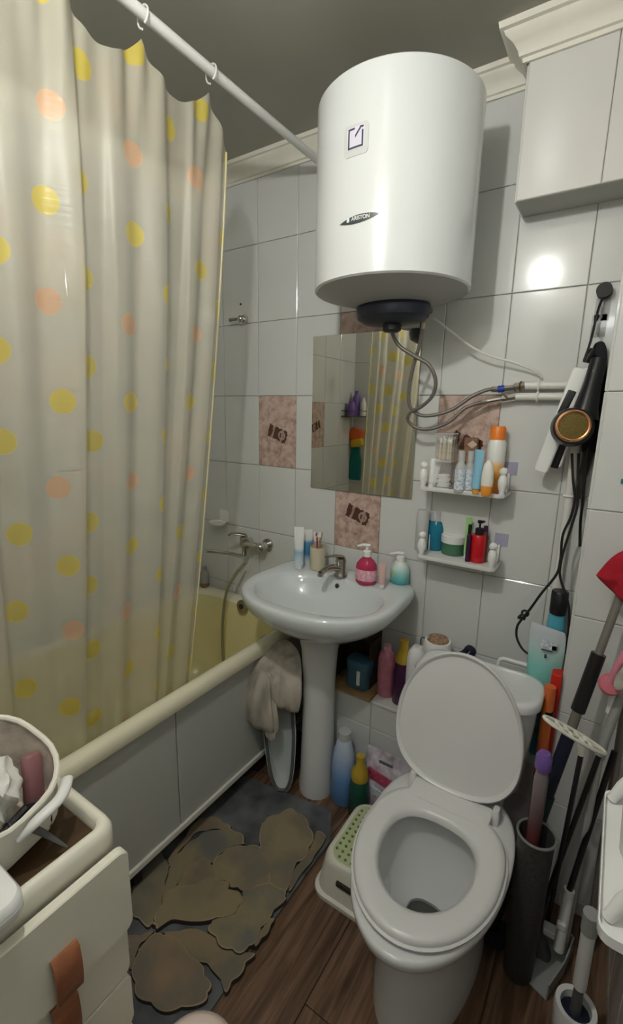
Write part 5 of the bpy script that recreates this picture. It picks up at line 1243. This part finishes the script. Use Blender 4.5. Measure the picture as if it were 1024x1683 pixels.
# ================================================================== CLEANING TOOLS (right corner)
def pole(t, pa, pb, ya, yb, r, m, name='pole', label=None, n=12):
    a = at(*pa, 'y', ya); b = at(*pb, 'y', yb); MB().tube([a, b], r, n).build(name, m, t, True, world=True, label=label); return a, b
# spray/squeegee pole with thick grips, grey steel upper, rises to the red cloth
y_t, y_b = -.27, -.40
def lin(pa, pb, q): return (pa[0]+(pb[0]-pa[0])*q, pa[1]+(pb[1]-pa[1])*q)
A0, A1 = (1030, 950), (866, 1395)
def seg(t, q0, q1, r0, r1, m, name, label=None, P=(A0, A1), Y=(y_t, y_b)):
    a = at(*lin(*P, q0), 'y', Y[0]+(Y[1]-Y[0])*q0); b = at(*lin(*P, q1), 'y', Y[0]+(Y[1]-Y[0])*q1)
    MB().tube([a, b], [r0, r1], 16).build(name, m, t, True, world=True, label=label); return a, b
fa_ = at(*A1, 'y', y_b)
t = thing('mop', 'grey steel mop pole with thick black grips leaning beside the toilet', 'mop', (fa_.x, fa_.y, 0))
seg(t, 0, .32, .010, .010, gmetal, 'pole')
seg(t, .28, .49, .017, .017, black_pl, 'grip', 'black foam grip')
seg(t, .49, .60, .012, .012, gmetal, 'pole')
seg(t, .58, .80, .0165, .0165, navy_pl, 'grip')
a, b = seg(t, .80, 1.0, .020, .020, mat('dark_teal_pl', (.015, .045, .05), .4), 'lower_grip')
bb = Vector((b.x-.035, b.y-.02, .20))
MB().tube([b, bb, Vector((bb.x-.02, bb.y, .03))], .012, 12).build('pole', black_pl, t, True, world=True)
MB().loft([[Vector((bb.x-.02+x, bb.y+y, z)) for x, y in rrect(.09, .10, .03, 4)] for z in (.012, .045)]).build('mop_head', darkcloth, t, True, world=True, sub=1)
# red cloth hung over pole ends
t = thing('red_cloth', 'dark red cloth hanging on the right over the mop poles', 'cloth', at(1015, 985, 'y', -.30))
pc = [at(*q, 'y', -.30) for q in ((980, 945), (1004, 918), (1024, 905), (1050, 900), (1080, 930), (1070, 990), (1040, 1000), (1020, 985), (1000, 966))]
cen = sum(pc, Vector())/len(pc)
MB().loft([[q+Vector((0, .004*math.sin(i*.9), 0))+Vector((0, oy, 0)) if s_ == 1 else cen+(q-cen)*s_+Vector((0, oy+.004*math.sin(i*1.1), 0)) for i, q in enumerate(spline([*pc, pc[0]], 3)[:-1])] for s_, oy in ((.85, .010), (1, .004), (1, -.004), (.85, -.016), (.4, -.022))]).build('cloth_sheet', redcloth, t, True, world=True)
# second pole, thin black, in front
t = thing('broom', 'thin black broom pole running down to the dustpan', 'broom', at(868, 1560, 'z', 0.0))
a = at(985, 1240, 'y', -.34); b = at(872, 1545, 'z', .03)
MB().tube([a, b], .0065, 10).build('pole', black_pl, t, True, world=True)
MB().tube([a+(a-b)*.28, a], .011, 12).build('pole_grip', grey_pl, t, True, world=True)
MB().loft([[Vector((b.x+x, b.y+.0+y, z)) for x, y in rrect(w2, .035, .012, 4)] for w2, z in ((.10, .0), (.11, .01), (.08, .05), (.05, .065))]).build('broom_head', dgrey_pl, t, True, world=True)
# dustpan with upright handle (third pole)
t = thing('dustpan', 'grey dustpan on the floor with a tall black handle in a white socket', 'dustpan', at(895, 1600, 'z', 0))
s0 = at(918, 1560, 'z', .06); s1_ = at(936, 1462, 'y', s0.y+.02); s2_ = at(1010, 1235, 'y', s0.y+.10)
MB().tube([s1_, s2_], .0075, 10).build('handle_pole', black_pl, t, True, world=True)
MB().tube([s0, s1_], .0135, 12).build('socket', white_pl, t, True, world=True, label='white socket')
MB().box(s0.lerp(s1_, .45)+Vector((-.004, -.012, 0)), (.022, .012, .02)).build('socket_clip', white_pl, t, world=True, bevel=.002)
dp = [at(*q, 'z', .012) for q in ((857, 1600), (874, 1566), (922, 1540), (940, 1560), (925, 1600), (898, 1640))]
mb = MB(); mb.loft([[Vector((q.x, q.y, z)) for q in dp] for z in (.002, .006)]); mb.build('pan', grey_pl, t, world=True)
mb = MB()
for i in (1, 2, 3, 4):
    p_, q_ = dp[i], dp[(i+1) % 6]
    if i == 5: continue
    d = (q_-p_); mb.box((p_+q_)/2+Vector((0, 0, .02)), (d.length, .004, .045), Matrix.Rotation(math.atan2(d.y, d.x), 3, 'Z'))
mb.build('pan_walls', grey_pl, t, world=True)
MB().box(((dp[2]+dp[1])/2+Vector((.01, .0, .0)))*1.0+Vector((0, 0, .055)), (.05, .03, .02)).build('pan_hood', white_pl, t, world=True, bevel=.003)
# white flat mop frame near the middle (upside down)
t = thing('flat_mop', 'upturned white oval mop frame on a slim black pole', 'mop', at(898, 1530, 'z', .0))
f0 = at(895, 1180, 'y', -.52); f1 = at(994, 1236, 'y', -.44); fc = at(952, 1205, 'y', -.48)
d = (f1-f0).normalized(); up_ = Vector((0, 0, 1)); side = d.cross(up_).normalized(); nn = side.cross(d)
ring_ = []
for k in range(36):
    a_ = 2*PI*k/36; ring_.append((f0+f1)/2+d*((f1-f0).length/2*math.cos(a_))+side*.026*math.sin(a_))
MB().tube(ring_+[ring_[0], ring_[1]], .0042, 8).build('frame_ring', cream_pl, t, True, world=True)
mb = MB()
for q in (-.5, -.2, .15, .45): 
    w2 = .025*math.sqrt(1-q*q); c_ = (f0+f1)/2+d*((f1-f0).length/2*q); mb.tube([c_-side*w2, c_+side*w2], .003, 6)
mb.tube([f0, f1], .003, 6); mb.build('frame_ribs', cream_pl, t, True, world=True)
j0 = (f0+f1)/2+d*.018; j1 = at(962, 1222, 'y', -.47); 
MB().tube([j0, j0+(at(955, 1240, 'y', -.47)-j0)], [.009, .008], 10).build('socket', cream_pl, t, True, world=True)
e_ = at(898, 1525, 'z', .012); MB().tube([at(955, 1240, 'y', -.47), e_], .006, 10).build('pole', black_pl, t, True, world=True)
# grey and white tubes at far right
t = thing('vacuum_tube', 'white and grey tube standing right of the mop frame', 'tube', at(985, 1400, 'y', -.32))
t.location.z = 0
a = at(1013, 1130, 'y', -.32); b = at(1004, 1172, 'y', -.32); c_ = at(985, 1245, 'y', -.33); e_ = at(948, 1445, 'y', -.34); e_.z = max(e_.z, .01)
MB().tube([a, b], .012, 14).build('upper_tube', white_pl, t, True, world=True); MB().tube([b, c_], .0125, 14).build('middle_tube', grey_pl, t, True, world=True, label='grey section')
g_ = c_+(e_-c_)*((c_.z-.002)/(c_.z-e_.z)) if c_.z > e_.z else e_
MB().tube([c_, g_], .009, 12).build('lower_tube', mat('pale_grey_pl', (.45, .45, .43), .4), t, True, world=True)
t = thing('pole_handle', 'plain grey pole at the far right beside the chase', 'pole', at(1010, 1300, 'y', -.25)); t.location.z = 0
a = at(1034, 1120, 'y', -.27); b = at(1012, 1260, 'y', -.28); g_ = b+(b-a)*((b.z-.002)/(a.z-b.z)); MB().tube([a, g_], .010, 12).build('pole', gmetal, t, True, world=True)
MB().tube([g_+(a-g_).normalized()*.001, g_+(a-g_).normalized()*.03], .0125, 12).build('rubber_foot', rubber, t, True, world=True)
# pink bottle/cloth thing
p = at(1003, 1125, 'y', -.36)
t = thing('pink_brush', 'pink plastic scrubbing brush hanging with a grey rag among the poles', 'brush', p)
MB().lathe([(.004, -.012), (.022, -.010), (.026, 0), (.022, .008), (.004, .010)], 24).build('brush_head', mat('coral_pink', (.62, .16, .20), .4), t, True).rotation_euler = (1.1, .3, 0)
MB().tube([(0, 0, .005), (.008, .006, .05), (.020, .012, .085)], [.010, .008, .009], 10).build('brush_handle', pink_pl, t, True)
MB().loft([[Vector((.014+x*w2+.004*q, -.018+y*.016, z)) for x, y in rrect(1, 1, .4, 4)] for q, (w2, z) in enumerate(((.012, .0), (.028, .014), (.032, .035), (.026, .055), (.010, .066)))]).build('rag', mat('grey_rag', (.42, .40, .35), .95, noise=.3, bump=1), t, True, sub=1)
# grey slim bucket with bottle in it
c, r, h = stand(868, 1530, 1385, 62, .001)
c = Vector((1.288, -.466, .001)); r = .043; h = zcol(c.x, c.y-.04, 1395)
t = thing('brush_bucket', 'grey slim bucket on the floor right of the toilet', 'bucket', c)
MB().lathe([(r*.8, 0), (r*.84, .004), (r, h), (r*1.07, h+.002), (r*1.07, h+.010), (r*.97, h+.010), (r*.8, .008), (.001, .008)], 32, cap=(True, False)).build('bucket_body', mat('bucket_grey', (.05, .05, .048), .6, noise=.3, nscale=160), t, True)
cc = Vector((c.x-.008, c.y+.010, .011)); zt = zcol(cc.x, cc.y, 1236)-.011; rr_ = .0165
MB().torus((0, 0, h+.008), r*1.04, .0035, 'z', 32, 8).build('bucket_rim', mat('rim_grey', (.20, .20, .19), .5), t, True, label='lighter grey rim')
t = thing('spray_bottle', 'clear bottle with purple cap and dark red contents right of the toilet', 'bottle', cc)
MB().lathe([(rr_*.9, 0), (rr_, .004), (rr_, zt-.075), (rr_*.7, zt-.045)], 22).build('body', gradient_material('cherry_print', [(0, (.16, .01, .015)), (.6, (.20, .015, .02)), (.8, (.12, .08, .08)), (1, (.25, .22, .22))]), t, True)
MB().lathe([(rr_*1.0, zt-.050), (rr_*1.15, zt-.044), (rr_*1.15, zt-.014), (rr_*.8, zt-.002), (.001, zt)], 22, cap=(True, False)).build('cap', purple_pl, t, True, label='purple cap')

# toilet brush in white holder
c, r, h = stand(930, 1745, 1625, 76, 0.001)
t = thing('toilet_brush', 'white toilet brush holder with the brush handle standing in it', 'toilet brush', c)
r = .046; h = .12
MB().lathe([(r*.85, 0), (r*.9, .004), (r, h*.9), (r*.95, h), (r*.72, h*.98), (r*.70, h*.8), (.001, h*.78)], 32, cap=(True, False)).build('holder', white_pl, t, True)
MB().lathe([(r*.69, h*.81), (r*.5, h*.84), (.001, h*.85)], 24, cap=(True, False)).build('dark_liner', navy_pl, t, True)
top = at(972, 1505, 'y', c.y-.03)-c; k0 = Vector((0, 0, h*.8)); dd = (top-k0)
MB().tube([k0, k0+dd*.35], [.012, .010], 14).build('lower_handle', dgrey_pl, t, True)
MB().tube([k0+dd*.30, k0+dd*.85], .0145, 16).build('handle', white_pl, t, True)
MB().tube([k0+dd*.85, k0+dd*1.02], .0165, 16).build('handle_grip', grey_pl, t, True, label='grey grip')

# right wall shelf with cups
zr = .885; tx = 1.388
ya = at(986, 1505, 'x', tx).y-.005; yb_ = at(992, 1308, 'x', tx).y
t = thing('wall_shelf', 'white wall shelf with a cup at the lower right edge', 'shelf', (XR-.007, (ya+yb_)/2, zr))
yc = (ya+yb_)/2; ln = yb_-ya; w3 = XR-.007-tx; xc = tx+w3/2
MB().loft([[Vector((xc+x, yc+y, z)) for x, y in rrect(w3*s_, ln*s_, .016, 4)] for s_, z in ((.96, zr-.010), (1, zr-.006), (1, zr+.008), (.97, zr+.008), (.95, zr-.001))]).build('tray', white_pl, t, True, world=True)
for yy in (ya+.030, yb_-.016):
    a = Vector((tx+.010, yy, zr+.002)); b = Vector((tx+.035, yy+.01, zr+.055))
    MB().tube([a, a.lerp(b, .5), b], [.007, .010, .007], 12).build('post', white_pl, t, True, world=True); MB().ball(b+Vector((.003, 0, .010)), .0115).build('post_head', white_pl, t, True, world=True)
t = thing('white_cup', 'white plastic cup standing on the right wall shelf', 'cup', (tx+.052, yc+.02, zr))
MB().lathe([(.028, 0), (.031, .003), (.037, .085), (.0345, .085), (.028, .006), (.001, .006)], 28, cap=(True, False)).build('cup_body', white_gl, t, True)
# small teal hook on right
p = at(1022, 791, 'y', CY-.012); t = thing('teal_hook', 'tiny teal hook on the tiled chase at the right edge', 'hook', (p.x, CY-.0065, p.z))
MB().box((.006, -.003, 0), (.016, .006, .012)).build('hook_body', mat('teal_dark', (.01, .22, .20), .4), t, bevel=.001)
# grey bottle on the bath rim behind the curtain
c, r, h = stand(338, 958, 905, 16, RZ); c = Vector((at(336, 945, 'y', -.045).x, -.045, RZ+.0005))
bottle('shampoo_bottle', 'grey bottle with brown base on the far rim of the bath', c, [(.018, 0), (.02, .003), (.02, .075), (.010, .09)], mat('grey_bottle', (.35, .35, .32), .4), [(.012, .088), (.012, .108)], grey_pl, lab=(.02, .002, .022, star_m))
